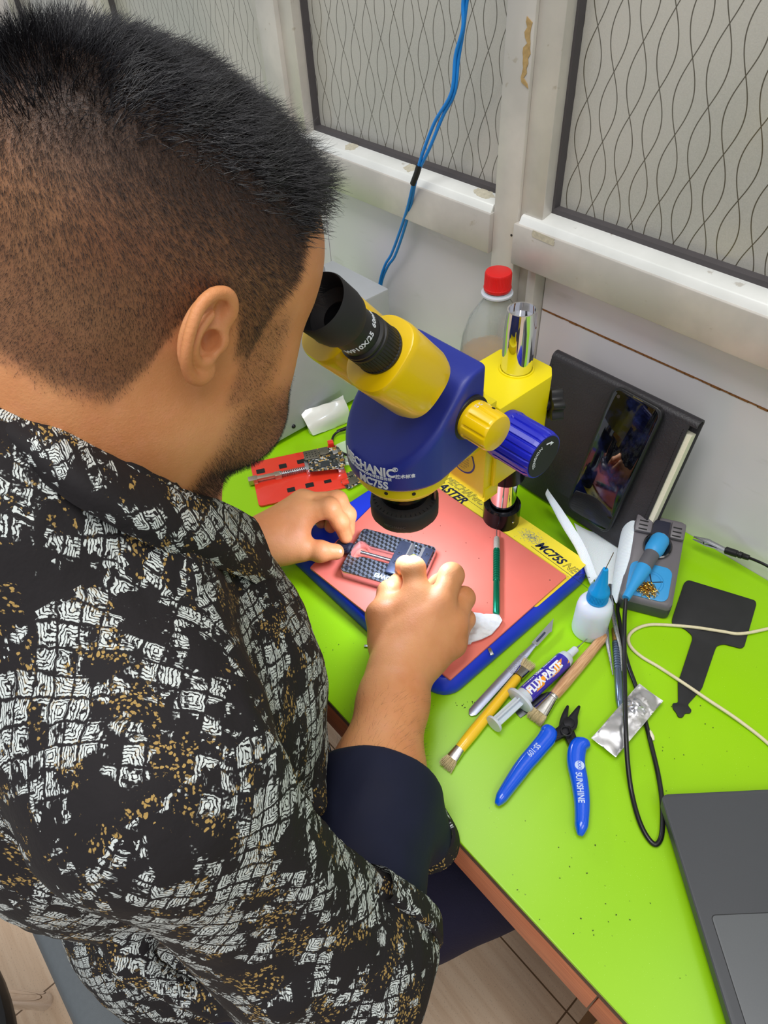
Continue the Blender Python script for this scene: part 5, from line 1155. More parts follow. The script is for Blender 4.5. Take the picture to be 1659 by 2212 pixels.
# --- ear
ER = {}
def ear_mesh(side):
    eo = hl(.0762*side, -.002, -.025)
    tilt = math.radians(-4)
    er = np.array([side*math.cos(tilt), 0, 0], np.float32)+HF*math.sin(tilt); ef = -np.array([side*math.sin(tilt), 0, 0], np.float32)+HF*math.cos(tilt)  # ear plane: forward axis ef, out axis er
    eu = HU*.985-HF*.17; EB = np.stack([er/np.linalg.norm(er), ef/np.linalg.norm(ef), eu/np.linalg.norm(eu)], 1)
    k = .71
    def f(P):
        Q = ((P-eo)@EB)/k   # (out, fwd, up)
        H = [(.002, .012, .004), (.006, .0135, .014), (.008, .010, .024), (.009, .003, .0300), (.011, -.007, .0300), (.014, -.0155, .0235), (.016, -.0190, .012), (.0165, -.0195, .000), (.015, -.0175, -.011), (.012, -.0130, -.020), (.009, -.0060, -.0275), (.006, .0015, -.0300)]
        rr = [.0030, .0034, .0038, .0042, .0044, .0042, .0038, .0036, .0036, .0038, .0045, .0050]
        pts = catmull([Vector(p) for p in H], 3); r = np.interp(np.linspace(0, 1, len(pts)), np.linspace(0, 1, len(rr)), rr); d = None
        for i in range(len(pts)-1):
            c = cap_(Q, pts[i], pts[i+1], r[i], r[i+1]); d = c if d is None else smin(d, c, .0012)
        # shell behind
        sh = ell_(Q-np.array([0, 0, 0], np.float32), (.0045, -.004, .001), (.0060, .0165, .0285))
        sh = smin(sh, cap_(Q, (-.004, .002, -.012), (-.004, .002, .014), .013), .006)
        sh = smax(sh, -ell_(Q, (.0155, -.002, .002), (.0110, .0150, .0270)), .003)
        d = smin(d, sh, .003)
        # antihelix and crus
        A = [(.0075, .0020, .0190), (.0095, -.0060, .0125), (.0115, -.0115, .0030), (.0115, -.0110, -.0080), (.0090, -.0050, -.0165), (.0075, .0010, -.0185)]
        ap = catmull([Vector(p) for p in A], 3); a = None
        for i in range(len(ap)-1):
            c = cap_(Q, ap[i], ap[i+1], .0032); a = c if a is None else smin(a, c, .001)
        d = smin(d, a, .0025)
        d = smin(d, cap_(Q, (.0045, .0120, .0030), (.0045, .000, .0065), .0026, .0018), .002)
        d = smin(d, ell_(Q, (.0055, .0125, -.0055), (.0035, .0040, .0065)), .003)
        d = smin(d, ell_(Q, (.0080, .0020, -.0165), (.0035, .0045, .0038)), .003)
        d = smin(d, ell_(Q, (.0060, .0030, -.0265), (.0045, .0085, .0085)), .004)
        d = smax(d, -ell_(Q, (.0075, .0030, -.0040), (.0120, .0060, .0080)), .0025)
        d = smax(d, -ell_(Q, (.0085, .0025, .0165), (.0055, .0045, .0085)), .002)
        return d*k
    lo = np.minimum(eo-.045, eo+.045); hi = np.maximum(eo-.045, eo+.045); lo[0] = eo[0]-.022; hi[0] = eo[0]+.022
    if side > 0: hi[0] = eo[0]+.028
    else: lo[0] = eo[0]-.028
    return nets(f, lo, hi, .0009 if side > 0 else .0016)
VE, FE = ear_mesh(1); VE2, FE2 = ear_mesh(-1)
# --- arms and hands: chains of joints (world)
def arm_f(chains, palm, extra=(), k=.006, kp=.013, bulk=()):
    def f(P):
        d = None
        for a, b, ra, rb in bulk:
            c = cap_(P, a, b, ra, rb); d = c if d is None else smin(d, c, .03)
        for a, b, ra, rb in palm:
            c = cap_(P, a, b, ra, rb); d = c if d is None else smin(d, c, kp)
        fing = None
        for ch, rr in chains:
            c = None
            for i in range(len(ch)-1):
                e = cap_(P, ch[i], ch[i+1], rr[i], rr[i+1]); c = e if c is None else smin(c, e, .003)
            # knuckle bulges
            for i in (1, 2):
                if i < len(ch)-1: c = smin(c, np.linalg.norm(P-ch[i], axis=1)-rr[i]*1.06, .004)
            fing = c if fing is None else smin(fing, c, .0016)
        d = smin(d, fing, k)
        return d
    return f
RE = np.array([-.128, .035, .808], np.float32)
rw = W3(862, 1455, .806)
rI = [W3(902, 1292, .826), W3(893, 1228, .842), W3(876, 1222, .820), W3(868, 1232, .801)]
rM = [W3(950, 1312, .826), W3(975, 1243, .834), W3(948, 1262, .806), W3(925, 1275, .800)]
rR = [W3(980, 1350, .814), W3(1001, 1292, .814), W3(982, 1308, .790), W3(960, 1316, .788)]
rP = [W3(978, 1392, .800), W3(1004, 1338, .797), W3(992, 1352, .785), W3(985, 1356, .786)]
rT = [W3(838, 1388, .802), W3(824, 1330, .818), W3(842, 1280, .816), W3(860, 1256, .804)]
palmR = [(rw, rI[0], .0225, .0150), (rw, rM[0], .0230, .0155), (rw, rR[0], .0220, .0140), (rw, rP[0], .0210, .0130), (rw, rT[0], .0200, .0170), (rT[0], rT[1], .0170, .0130), (rT[1], rI[0], .010, .012), ((rI[0]+rw)/2-np.array([0, 0, .006], np.float32), (rP[0]+rw)/2, .016, .014)]
chR = [(rI, [.0135, .0112, .0094, .0078]), (rM, [.0138, .0118, .0096, .0080]), (rR, [.0125, .0108, .0090, .0075]), (rP, [.0115, .0095, .0080, .0068]), (rT, [.0160, .0128, .0118, .0092])]
fa = rw+(RE-rw)*.12; fb = rw+(RE-rw)*.45
bulkR = [(rw, fa, .0240, .0262), (fa, fb, .0262, .0345), (fb, RE, .0345, .0400)]
fR = arm_f(chR, palmR, bulk=bulkR)
def bounds(pts, m): A = np.array(pts); return A.min(0)-m, A.max(0)+m
lo, hi = bounds([RE]+rI+rM+rR+rP+rT, .036); V3, F3 = nets(fR, lo, hi, .0015)
LE = np.array([-.575, .025, .80], np.float32)
lw = W3(575, 1168, .812)
lI = [W3(648, 1112, .826), W3(712, 1097, .834), W3(735, 1128, .815), W3(747, 1160, .797)]
lM = [W3(655, 1088, .826), W3(728, 1082, .830), W3(750, 1112, .812), W3(752, 1148, .796)]
lR_ = [W3(655, 1082, .812), W3(712, 1085, .808), W3(722, 1115, .794), W3(714, 1138, .785)]
lP = [W3(645, 1088, .800), W3(690, 1092, .794), W3(700, 1112, .784), W3(694, 1130, .782)]
lT = [W3(612, 1178, .806), W3(652, 1184, .803), W3(692, 1191, .800), W3(726, 1192, .795)]
palmL = [(lw, lI[0], .0230, .0150), (lw, lM[0], .0230, .0150), (lw, lR_[0], .0215, .0135), (lw, lP[0], .0210, .0125), (lw, lT[0], .0220, .0175), (lT[0], lI[0], .0150, .0120), (lT[0], lT[1], .0165, .0125), ((lT[0]+lT[1])/2, lI[0], .0120, .0110)]
chL = [(lI, [.0130, .0108, .0092, .0076]), (lM, [.0130, .0110, .0094, .0078]), (lR_, [.0115, .0102, .0088, .0074]), (lP, [.0100, .0088, .0078, .0066]), (lT, [.0150, .0120, .0112, .0090])]
fl_ = arm_f(chL, palmL, bulk=[(lw, LE, .0245, .040)])
lo, hi = bounds([lw+(LE-lw)*.5]+lI+lM+lR_+lP+lT, .034); V4, F4 = nets(fl_, lo, hi, .0016)
def upper_f(P):
    d = cap_(P, (-.205, .0, 1.0), RE, .048, .042); d = smin(d, cap_(P, (-.515, .0, 1.0), LE, .048, .042), .01)
    d = smin(d, cap_(P, LE, lw+(LE-lw)*.45, .040, .033), .02)
    d = smin(d, ell_(P, (-.36, -.02, .84), (.15, .10, .24)), .04); return d
V5, F5 = nets(upper_f, (-.65, -.15, .56), (-.07, .22, 1.08), .006)
parts = [(V, F), (VE, FE), (VE2, FE2), (V3, F3), (V4, F4), (V5, F5)]
VV = []; FFF = []; b0 = 0
for v, f in parts: VV.append(v); FFF.append(f+b0); b0 += len(v)
VV = np.concatenate(VV); FFF = np.concatenate(FFF)
bodym = np_mesh('body', VV, FFF)
# hair density painted as an attribute: cropped hair on the scalp, beard on the jaw
LQ_ = (VV-HC)@HB; nH = len(V)
def sst(x, a, b): t = np.clip((x-a)/(b-a), 0, 1); return t*t*(3-2*t)
def poly_side(fq, uq, pts):
    """height of the lower hairline u(f) given by points (f,u)"""
    pts = sorted(pts); return np.interp(fq, [p[0] for p in pts], [p[1] for p in pts])
hl_pts = [(-.11, -.058), (-.080, -.062), (-.057, -.070), (-.034, -.072), (-.021, -.052), (-.012, -.024), (.004, -.010), (.014, -.016), (.022, -.040), (.030, -.042), (.034, -.014), (.046, .004), (.052, .022), (.060, .046), (.075, .056), (.10, .060)]
wig = .0018*np.sin(LQ_[:, 1]*900)*np.cos(LQ_[:, 2]*700)
scal = sst(LQ_[:, 2]-poly_side(LQ_[:, 1], LQ_[:, 2], hl_pts)+wig, -.004, .010)
front = sst(LQ_[:, 1], .082, .070); scal *= np.where(LQ_[:, 2] > .045, 1, front)
fr_line = .048+np.clip(LQ_[:, 2]-.03, 0, .03)*.9+.030*(1-np.clip(np.abs(LQ_[:, 0])/.07, 0, 1)**2)
scal = scal*sst(fr_line-LQ_[:, 1], -.003, .004)
up = sst(LQ_[:, 2]+LQ_[:, 1]*.10, .000, .055)
dens = scal*(.66+.34*up)
sideb = sst(LQ_[:, 1], .024, .031)*sst(LQ_[:, 1], .060, .044)*sst(LQ_[:, 2], -.075, -.06)*sst(LQ_[:, 2], .0, -.02)*.55
bl_ = LQ_[:, 1]-(.026+(LQ_[:, 2]+.085)*.20)
jaw = sst(bl_, -.004, .020)*sst(LQ_[:, 2], -.040, -.078)*(1-.75*sst(LQ_[:, 1], .088, .105)*sst(LQ_[:, 2], -.115, -.09))
beard = np.maximum(sideb, jaw*.8)
msk = np.zeros(len(VV)); msk[:nH] = 1; notneck = sst((VV[:, 2])-.10*(VV[:, 1]-.15), 1.058, 1.074)
dens = dens*msk; beard = beard*msk*notneck
ear_r = np.zeros(len(VV)); ear_r[nH:nH+len(VE)+len(VE2)] = 1
at = bodym.attributes.new('hair_density', 'FLOAT', 'POINT'); at.data.foreach_set('value', dens.astype(np.float32))
at = bodym.attributes.new('beard_density', 'FLOAT', 'POINT'); at.data.foreach_set('value', beard.astype(np.float32))
def m_skin():
    g = NT('tan_skin'); co = g.coord(); n = g.noise(co, 14, 4); n2 = g.noise(co, 120, 4); n3 = g.noise(co, 900, 2)
    c = g.mix(g.ramp(n, .3, .7), rgb(216, 154, 104), rgb(198, 128, 80)); c = g.mix(g.math('MULTIPLY', g.ramp(n2, .4, .8), .3), c, rgb(218, 144, 108))
    ha = g.node('ShaderNodeAttribute', attribute_name='hair_density').outputs['Fac']; ba = g.node('ShaderNodeAttribute', attribute_name='beard_density').outputs['Fac']
    st = g.noise(g.vmath('MULTIPLY', co, (1, .5, .5)), 2600, 2)
    hh = g.math('MULTIPLY', ha, g.math('ADD', .80, g.math('MULTIPLY', st, .4)), clamp=True)
    c = g.mix(hh, c, rgb(52, 38, 32)); bb = g.math('MULTIPLY', ba, g.math('ADD', .35, g.math('MULTIPLY', st, .7)), clamp=True); c = g.mix(bb, c, rgb(64, 46, 40))
    g.put(g.b.inputs['Base Color'], c); g.b.inputs['Roughness'].default_value = .48; g.b.inputs['Subsurface Weight'].default_value = .12; g.b.inputs['Subsurface Scale'].default_value = .006
    g.b.inputs['Subsurface Radius'].default_value = (1, .35, .2); g.b.inputs['Specular IOR Level'].default_value = .35
    w_ = g.noise(g.vmath('MULTIPLY', co, (1, 1, 1)), 420, 4, .7); g.bump(g.math('ADD', g.math('MULTIPLY', n3, .4), w_), .30, .0010); return g.m
body = link_mesh('body', bodym, m_skin(), person, True, None)
# finger nails
def nail(tip, dirn, up, w, l, r=.0):
    dirn = Vector(dirn).normalized(); up = Vector(up); up = (up-dirn*up.dot(dirn)).normalized(); M = frame(Vector(tip)+up*r, dirn, up); b = MB(); rows = []
    for i in range(9):
        x = -l/2+l*i/8; ww = w/2*math.sqrt(max(.02, 1-abs((i-4)/4.4)**3)); rows.append([(x, ww*math.sin(t), (w*.55)*(math.cos(t)-1)*1.0+.0004) for t in np.linspace(-1, 1, 9)]+[(x, ww*math.sin(t), (w*.55)*(math.cos(t)-1)-.0009) for t in np.linspace(1, -1, 9)])
    b.loft(rows, M); return b.build('fingernail', mat('fingernail', (206, 168, 166), .22, var=.02, coat=.4), person, world=True, sharp=60)
d_ = lT[3]-lT[2]; cv = Vector(CAMP)-Vector(lT[3]); nail(lT[3]-d_*.12, d_, cv*1.0+Vector((0, 0, .1)), .0118, .0135, .0084)

# --- hair strands
tri = np.concatenate([F[:, [0, 1, 2]], F[:, [0, 2, 3]]]); A, B, C_ = V[tri[:, 0]], V[tri[:, 1]], V[tri[:, 2]]
nr = np.cross(B-A, C_-A); ar = np.linalg.norm(nr, axis=1); nr /= np.maximum(ar, 1e-12)[:, None]
cen = (A+B+C_)/3; cu = (cen-HC)
flip = (np.einsum('ij,ij->i', nr, cen-(HC+(0, 0, -.02)))) < 0; nr[flip] *= -1
dt = dens[:nH][tri].mean(1); bt = beard[:nH][tri].mean(1); lc = (cen-HC)@HB
def strands(nm, n, weight, Lf, rf, dirf, segs, m, curl=.15, seed=1, G=None):
    tri, A, B, C_, nr, ar = G or G0
    r = np.random.default_rng(seed); p = ar*weight; p = p/p.sum(); idx = r.choice(len(tri), n, p=p); u = r.random((n, 2)); fl = u.sum(1) > 1; u[fl] = 1-u[fl]
    P = A[idx]+(B-A)[idx]*u[:, :1]+(C_-A)[idx]*u[:, 1:]; N = nr[idx]; loc = (P-HC)@HB; L = Lf(loc, r); D = dirf(loc, N, r); D /= np.linalg.norm(D, axis=1)[:, None]
    pts = [P-N*.0008]; cur = P.copy(); d = N*.55+D*.45 if segs > 1 else D; d /= np.linalg.norm(d, axis=1)[:, None]; cr = r.normal(0, curl, (n, 3))
    for s in range(segs):
        d = d*(.62)+D*.38+cr*.30; d /= np.linalg.norm(d, axis=1)[:, None]; cur = cur+d*(L/segs)[:, None]; pts.append(cur.copy())
    k = 3; vs = []; side = np.cross(D, N); side /= np.maximum(np.linalg.norm(side, axis=1), 1e-6)[:, None]; oth = N
    rad = rf*(.7+.6*r.random(n))
    for s, q in enumerate(pts):
        w = rad*(1-.85*(s/segs))
        for j in range(k):
            a = 2*PI*j/k; vs.append(q+side*(w*math.cos(a))[:, None]+oth*(w*math.sin(a))[:, None])
    vs = np.stack(vs, 1); nv = vs.shape[1]; f = []
    for s in range(segs):
        for j in range(k): f.append([s*k+j, s*k+(j+1) % k, (s+1)*k+(j+1) % k, (s+1)*k+j])
    f = np.array(f); FF = (f[None]+(np.arange(n)*nv)[:, None, None]).reshape(-1, 4)
    return link_mesh(nm, np_mesh(nm, vs.reshape(-1, 3), FF), m, person, True, None)
M_HAIR = mat('black_hair', (36, 35, 39), .30, var=.25, scale=900, spec=.6); M_HAIR2 = mat('cropped_brown_black_hair', (48, 36, 32), .55, var=.2, scale=900)
G0 = (tri, A, B, C_, nr, ar)
# frontier of the long hair on top: (f -> u)
def topline(f): return np.interp(f, [-.11, -.085, -.06, -.03, .0, .03, .05, .07, .1], [.036, .040, .050, .052, .046, .036, .030, .040, .050])
wtop = sst(lc[:, 2]-topline(lc[:, 1]), -.010, .010)*(dt > .2)
def dtop(loc, N, r):
    clump = np.sin(loc[:, 1]*170+np.sin(loc[:, 0]*130)*1.5)[:, None]; fw = HF*.95+HU*.10-HR*.0
    side = np.sign(loc[:, :1])*HR*.15
    back = sst(loc[:, 1], -.02, -.08)[:, None]
    return fw*(1-1.2*back)+side+N*(.30+.50*back)+HU*(.40*back)+r.normal(0, .16, N.shape)+clump*HR*.30+clump*N*.14+np.sin(loc[:, :1]*210+loc[:, 1:2]*90)*N*.16
hair = strands('hair', 19000, wtop, lambda l, r: (.0085+.0075*r.random(len(l)))*(1+.55*sst(l[:, 1], .02, .06))*(.55+.45*sst(l[:, 2]-topline(l[:, 1]), -.004, .02)), .00026, dtop, 5, M_HAIR, .35, 3)
wsh = np.clip(dt, 0, 1)**1.3*(1-.6*wtop)
def dsh(loc, N, r):
    sw = np.stack([0*loc[:, 0], np.sin(loc[:, 2]*60+1)*.5+.35, -.8+0*loc[:, 0]], 1)@HB.T
    return sw+N*.45+r.normal(0, .15, N.shape)
strands('cropped_hair', 80000, wsh, lambda l, r: (.0014+.0034*sst(l[:, 2]+l[:, 1]*.1, -.05, .05))*(.7+.6*r.random(len(l))), .00010, dsh, 2, M_HAIR2, .1, 4)
def dbe(loc, N, r): return -HU*.6+HF*.25+N*.5+r.normal(0, .2, N.shape)
strands('beard', 24000, np.clip(bt-.12, 0, 1), lambda l, r: (.0014+.0020*sst(l[:, 2], -.09, -.12))*(.7+.6*r.random(len(l))), .00009, dbe, 2, M_HAIR2, .1, 5)
web = np.exp(-(((np.abs(lc[:, 0])-.026)/.014)**2)-(((lc[:, 2]+.006-.0*lc[:, 0])/.0035)**2))*(lc[:, 1] > .06)
strands('eyebrow', 900, web, lambda l, r: .006+.003*r.random(len(l)), .00014, lambda l, N, r: np.sign(l[:, :1])*HR*.8+N*.35+HU*.1+r.normal(0, .15, N.shape), 2, M_HAIR, .1, 6)

t3 = np.concatenate([F3[:, [0, 1, 2]], F3[:, [0, 2, 3]]]); a3, b3, c3 = V3[t3[:, 0]], V3[t3[:, 1]], V3[t3[:, 2]]; n3 = np.cross(b3-a3, c3-a3); r3 = np.linalg.norm(n3, axis=1); n3 /= np.maximum(r3, 1e-12)[:, None]
ce3 = (a3+b3+c3)/3; axr = (RE-rw)/np.linalg.norm(RE-rw); t_3 = (ce3-rw)@axr; out3 = ce3-rw-t_3[:, None]*axr; fl3 = np.einsum('ij,ij->i', n3, out3) < 0; n3[fl3] *= -1
strands('arm_hair', 1500, sst(t_3, .005, .06)*np.where(n3[:, 2] > -.3, 1, .2), lambda l, r: .004+.007*r.random(len(l)), .000055, lambda l, N, r: -axr*.6+np.cross(N, axr)*.5+N*.28+r.normal(0, .2, N.shape), 3, M_HAIR, .2, 8, G=(t3, a3, b3, c3, n3, r3))

# --- shirt
def m_shirt(nm='patterned_shirt_cloth', cell=.0092):
    g = NT(nm); uv = g.coord('UV'); X0 = g.sep(uv)
    wv_ = g.noise(uv, 30, 3, .55, out=1); wvc = g.vmath('SCALE', g.vmath('SUBTRACT', wv_, (.5, .5, .5)), .0130)
    p = g.vmath('ADD', uv, wvc); fine = g.vmath('SCALE', g.vmath('SUBTRACT', g.noise(uv, 380, 2, .5, out=1), (.5, .5, .5)), .0024); p = g.vmath('ADD', p, fine)
    rt = g.node('ShaderNodeVectorRotate', rotation_type='Z_AXIS'); g.put(rt.inputs['Vector'], p); rt.inputs['Angle'].default_value = .72
    q = g.vmath('SCALE', rt.outputs[0], 1.0/cell); fl = g.vmath('FLOOR', q); fr = g.vmath('SUBTRACT', g.vmath('SUBTRACT', q, fl), (.5, .5, .0)); f3 = g.sep(fr)
    wn = g.node('ShaderNodeTexWhiteNoise', noise_dimensions='2D'); g.put(wn.inputs['Vector'], fl); rc = g.sep(wn.outputs['Color'])
    sx = g.math('SIGN', g.math('SUBTRACT', rc[0], .5)); sy = g.math('SIGN', g.math('SUBTRACT', rc[1], .5)); x = g.math('MULTIPLY', f3[0], sx); y = g.math('MULTIPLY', f3[1], sy)
    ax = g.math('ABSOLUTE', x); ay = g.math('ABSOLUTE', y); edge = g.math('MAXIMUM', ax, ay)
    conc = g.math('MAXIMUM', g.math('ABSOLUTE', g.math('SUBTRACT', x, .12)), g.math('ABSOLUTE', g.math('ADD', y, .08))); corner = g.math('MAXIMUM', x, y)
    r2 = rc[2]
    v = g.mix(g.math('GREATER_THAN', r2, .30), g.comb(conc, 0, 0), g.comb(corner, 0, 0)); v = g.mix(g.math('GREATER_THAN', r2, .62), v, g.comb(x, 0, 0)); v = g.mix(g.math('GREATER_THAN', r2, .80), v, g.comb(g.math('MAXIMUM', g.math('ADD', x, g.math('MULTIPLY', y, .4)), y), 0, 0))
    vv = g.sep(v)[0]
    stripe = g.math('ABSOLUTE', g.math('SUBTRACT', g.math('FRACT', g.math('MULTIPLY', g.math('ADD', vv, 2.0), 6.6)), .5)); ink = g.math('SUBTRACT', 1.0, g.ramp(stripe, .27, .40))
    brk = g.noise(q, 3.2, 2); ink = g.math('MULTIPLY', ink, g.ramp(brk, .36, .44)); ink = g.math('MULTIPLY', ink, g.math('SUBTRACT', 1.0, g.ramp(edge, .40, .46)))
    big = g.noise(uv, 21, 5, .70); cn = g.noise(g.vmath('SCALE', fl, 1.0), .45, 2); pm = g.math('ADD', g.math('MULTIPLY', big, .62), g.math('MULTIPLY', cn, .38)); wmask = g.ramp(pm, .508, .522)
    white = g.math('MULTIPLY', ink, wmask)
    vo = g.node('ShaderNodeTexVoronoi'); g.put(vo.inputs['Vector'], p); vo.inputs['Scale'].default_value = 520; dots = g.math('SUBTRACT', 1.0, g.ramp(vo.outputs['Distance'], .34, .44))
    gm = g.noise(g.vmath('ADD', uv, (3.3, 1.7, 0)), 34, 5, .68); gold = g.math('MULTIPLY', dots, g.ramp(gm, .535, .56)); gold = g.math('MULTIPLY', gold, g.math('SUBTRACT', 1.0, g.math('MULTIPLY', wmask, .75)))
    wc = g.mix(g.noise(uv, 300, 2), rgb(176, 186, 186), rgb(226, 230, 226)); c = g.mix(white, rgb(32, 29, 31), wc); c = g.mix(gold, c, g.mix(g.noise(uv, 200, 2), rgb(188, 156, 92), rgb(140, 112, 64)))
    g.put(g.b.inputs['Base Color'], c); g.b.inputs['Roughness'].default_value = .8; g.b.inputs['Specular IOR Level'].default_value = .25
    cr = g.noise(g.coord(), 26, 5, .6); g.bump(cr, .35, .006); return g.m
M_SHIRT = m_shirt()
def wave(P, s, seed, n=6):
    r = np.random.default_rng(seed); K = r.normal(0, 1, (n, 3)); K = K/np.linalg.norm(K, axis=1)[:, None]*s*r.uniform(.6, 1.5, (n, 1)); ph = r.uniform(0, 6.28, n)
    o = 0
    for i in range(n): o = o+np.sin(P@K[i].astype(np.float32)+ph[i])
    return o/n
CUF = RE+(rw-RE)*.09; AXF = ((rw-RE)/np.linalg.norm(rw-RE)).astype(np.float32)
def torso_d(P):
    d = ell_(P, (-.36, .005, .91), (.183, .152, .17))
    d = smin(d, ell_(P, (-.36, .015, .755), (.158, .138, .15)), .04)
    d = smin(d, ell_(P, (-.36, -.030, .575), (.158, .128, .12)), .03)
    d = smin(d, cap_(P, (-.36, .030, 1.085), (-.215, .0, 1.020), .072, .068), .03)
    d = smin(d, cap_(P, (-.36, .030, 1.085), (-.505, .0, 1.020), .072, .068), .03)
    d = smin(d, cap_(P, (-.36, .005, 1.07), (-.36, -.02, .85), .085, .11), .05)
    d = smin(d, cap_(P, (-.36, .002, 1.105), (-.36, -.03, .98), .080, .10), .04)
    return d
def sleeve_d(P):
    d = cap_(P, (-.205, .002, 1.01), RE+np.array([.004, -.004, -.004], np.float32), .066, .064)
    d = smin(d, cap_(P, RE, CUF, .062, .060), .035)
    t = (P-RE)@AXF; return smax(d, t-.030, .004)
def shirt_f(P):
    Pw = P+np.stack([wave(P, 30, 1), wave(P, 30, 2), wave(P, 30, 3)], 1).astype(np.float32)*.010
    d = smin(torso_d(Pw), sleeve_d(Pw), .018)
    d = smin(d, cap_(Pw, (-.515, .0, .985), LE, .066, .062), .03); d = smin(d, cap_(Pw, LE, (-.555, .135, .805), .060, .050), .03)
    # folds
    for a, b_, r, k in FOLDS: d = smin(d, cap_(P, a, b_, r, r*.5), k)
    w_ = wave(Pw*np.array([1, 1, .55], np.float32), 95, 7, 8); d = d-.0042*w_-.0022*np.abs(wave(Pw, 150, 9, 7))
    d = smax(d, -head_f_in(P), .004)
    return d
def head_f_in(P): return cap_(P, (-.36, .055, 1.06), (-.36, .105, 1.17), .060, .064)
FOLDS = []
def fold(a, b_, r=.012, k=.02): FOLDS.append((np.array(a, np.float32), np.array(b_, np.float32), r, k))
fold((-.245, .085, .93), (-.215, .03, .955), .012, .022)      # arm pit gather
fold((-.20, -.075, .87), (-.15, -.05, .83), .010, .02)
fold((-.24, .095, .86), (-.19, .07, .88), .010, .02)
fold((-.26, .105, .80), (-.20, .07, .80), .010, .02)
fold((-.11, -.01, .90), (-.10, .03, .84), .010, .02)
VS, FS = nets(shirt_f, (-.66, -.27, .43), (-.03, .21, 1.200), .0046)
# wrist/cuff opening and hem are closed by the cuff and the seat
me = np_mesh('shirt', VS, FS); 
def box_uv(me, V, F, off=(0, 0)):
    fn = np.cross(V[F[:, 2]]-V[F[:, 0]], V[F[:, 3]]-V[F[:, 1]]); fn = fn/np.maximum(np.linalg.norm(fn, axis=1), 1e-9)[:, None]
    c = V[F].mean(1); a = np.abs(fn)+.0; ax = np.argmax(a*np.array([1.08, .9, 1.0]), 1)
    U = np.empty((len(F), F.shape[1], 2), np.float32); Q = V[F]
    U[:] = Q[:, :, [1, 2]]; m = ax == 1; U[m] = Q[m][:, :, [0, 2]]+np.array([.31, .12]); m = ax == 2; U[m] = Q[m][:, :, [1, 0]]*np.array([1, -1])+np.array([0.0, .77])
    uvl = me.uv_layers.new(name='UVMap'); uvl.data.foreach_set('uv', (U+np.array(off)).reshape(-1).astype(np.float32))
box_uv(me, VS, FS); shirt = link_mesh('shirt', me, M_SHIRT, person, True, None)
# collar
top_px = [((-20, 850), -.352), ((40, 876), -.334), ((130, 925), -.312), ((220, 975), -.300), ((330, 1036), -.293), ((420, 1068), -.300), ((480, 1086), -.312), ((548, 1122), -.330)]
bot_px = [((-90, 905), -.342), ((10, 975), -.318), ((110, 1050), -.290), ((200, 1110), -.274), ((330, 1180), -.264), ((430, 1215), -.268), ((520, 1245), -.285), ((598, 1285), -.312)]
tp_ = [np.array(atx(*q, x)) for q, x in top_px]; bp_ = [np.array(atx(*q, x)) for q, x in [(q_, x_+.004) for q_, x_ in bot_px]]
mid = [(a*.5+b_*.5)+np.array([.014, -.002, .006]) for a, b_ in zip(tp_, bp_)]
inn = [a+(np.array([-.36, .06, a[2]])-a)*.14+np.array([0, 0, -.020]) for a in tp_]
def mir(l): return [np.array([-.72-p[0], p[1], p[2]]) for p in l]
for nm_, fm2 in (('collar', lambda l: l), ('collar', mir)):
    o = ruled(nm_, [fm2(inn), fm2(tp_), fm2(mid), fm2(bp_)], M_SHIRT, th=.0024, k=5, kv=5, amp=.0012, seed=21); o.parent = person; o.matrix_parent_inverse = ROOTM[person.name].inverted()
# rolled cuff of the right sleeve: navy inside with a patterned hem
M_NAVYC = mat('dark_navy_cloth', (26, 30, 52), .75, var=.12, scale=30, bump=.4, bscale=60, spec=.3)
axd = (rw-RE)/np.linalg.norm(rw-RE)
cA = RE+axd*.128; cB = RE+axd*.015
def cuff_f(P):
    Pw = P+np.stack([wave(P, 45, 11), wave(P, 45, 12), wave(P, 45, 13)], 1).astype(np.float32)*.006
    d = cap_(Pw, cA-axd*.020, cB, .0500, .0570)
    d = smin(d, cap_(Pw, CF1, CF2, .026, .020), .03)
    d = d-.0030*wave(P*np.array([1, 1, .6], np.float32), 75, 14)-.0010*wave(P, 170, 15)
    t = (P-cA)@axd.astype(np.float32); d = smax(d, t-.004-.25*(P[:, 2]-.81)*0, .006)
    t2 = (cB-P)@axd.astype(np.float32); d = smax(d, t2-.012, .006)
    arm = cap_(P, rw, RE, .030, .040)
    return smax(d, -arm, .003)
CF1 = W3(850, 1730, .800); CF2 = W3(925, 1800, .765)
lo, hi = bounds([cA, cB, CF1, CF2], .075); VC, FC = nets(cuff_f, lo, hi, .0026); cuffo = link_mesh('rolled_cuff', np_mesh('rolled_cuff', VC, FC), M_NAVYC, person, True, None)
def hem_f(P):
    Pw = P+np.stack([wave(P, 30, 1), wave(P, 30, 2), wave(P, 30, 3)], 1).astype(np.float32)*.010
    d = smin(cap_(Pw, (-.205, .002, 1.01), RE+np.array([.004, -.004, -.004], np.float32), .066, .064), cap_(Pw, RE, CUF+AXF*.05, .062, .060), .035)-.0050
    t = (P-RE)@AXF; return smax(d, np.abs(t-.0235)-.0095, .003)
lo, hi = bounds([RE, RE+AXF*.03], .085); vh, fh = nets(hem_f, lo, hi, .0028); mh = np_mesh('sleeve_hem', vh, fh); box_uv(mh, vh, fh, (.2, .1)); link_mesh('sleeve_hem', mh, M_SHIRT, person, True, None)
o = ruled('cuff_hem', [[W3(950, 1752, .780), W3(978, 1790, .772), W3(975, 1822, .770), W3(940, 1850, .772), W3(908, 1862, .778)], [W3(958, 1745, .770), W3(987, 1800, .758), W3(985, 1845, .756), W3(960, 1875, .758), W3(925, 1888, .766)]], M_SHIRT, th=.003, amp=.0004, seed=33); o.parent = cuffo; o.data.transform(rootm(person).inverted())
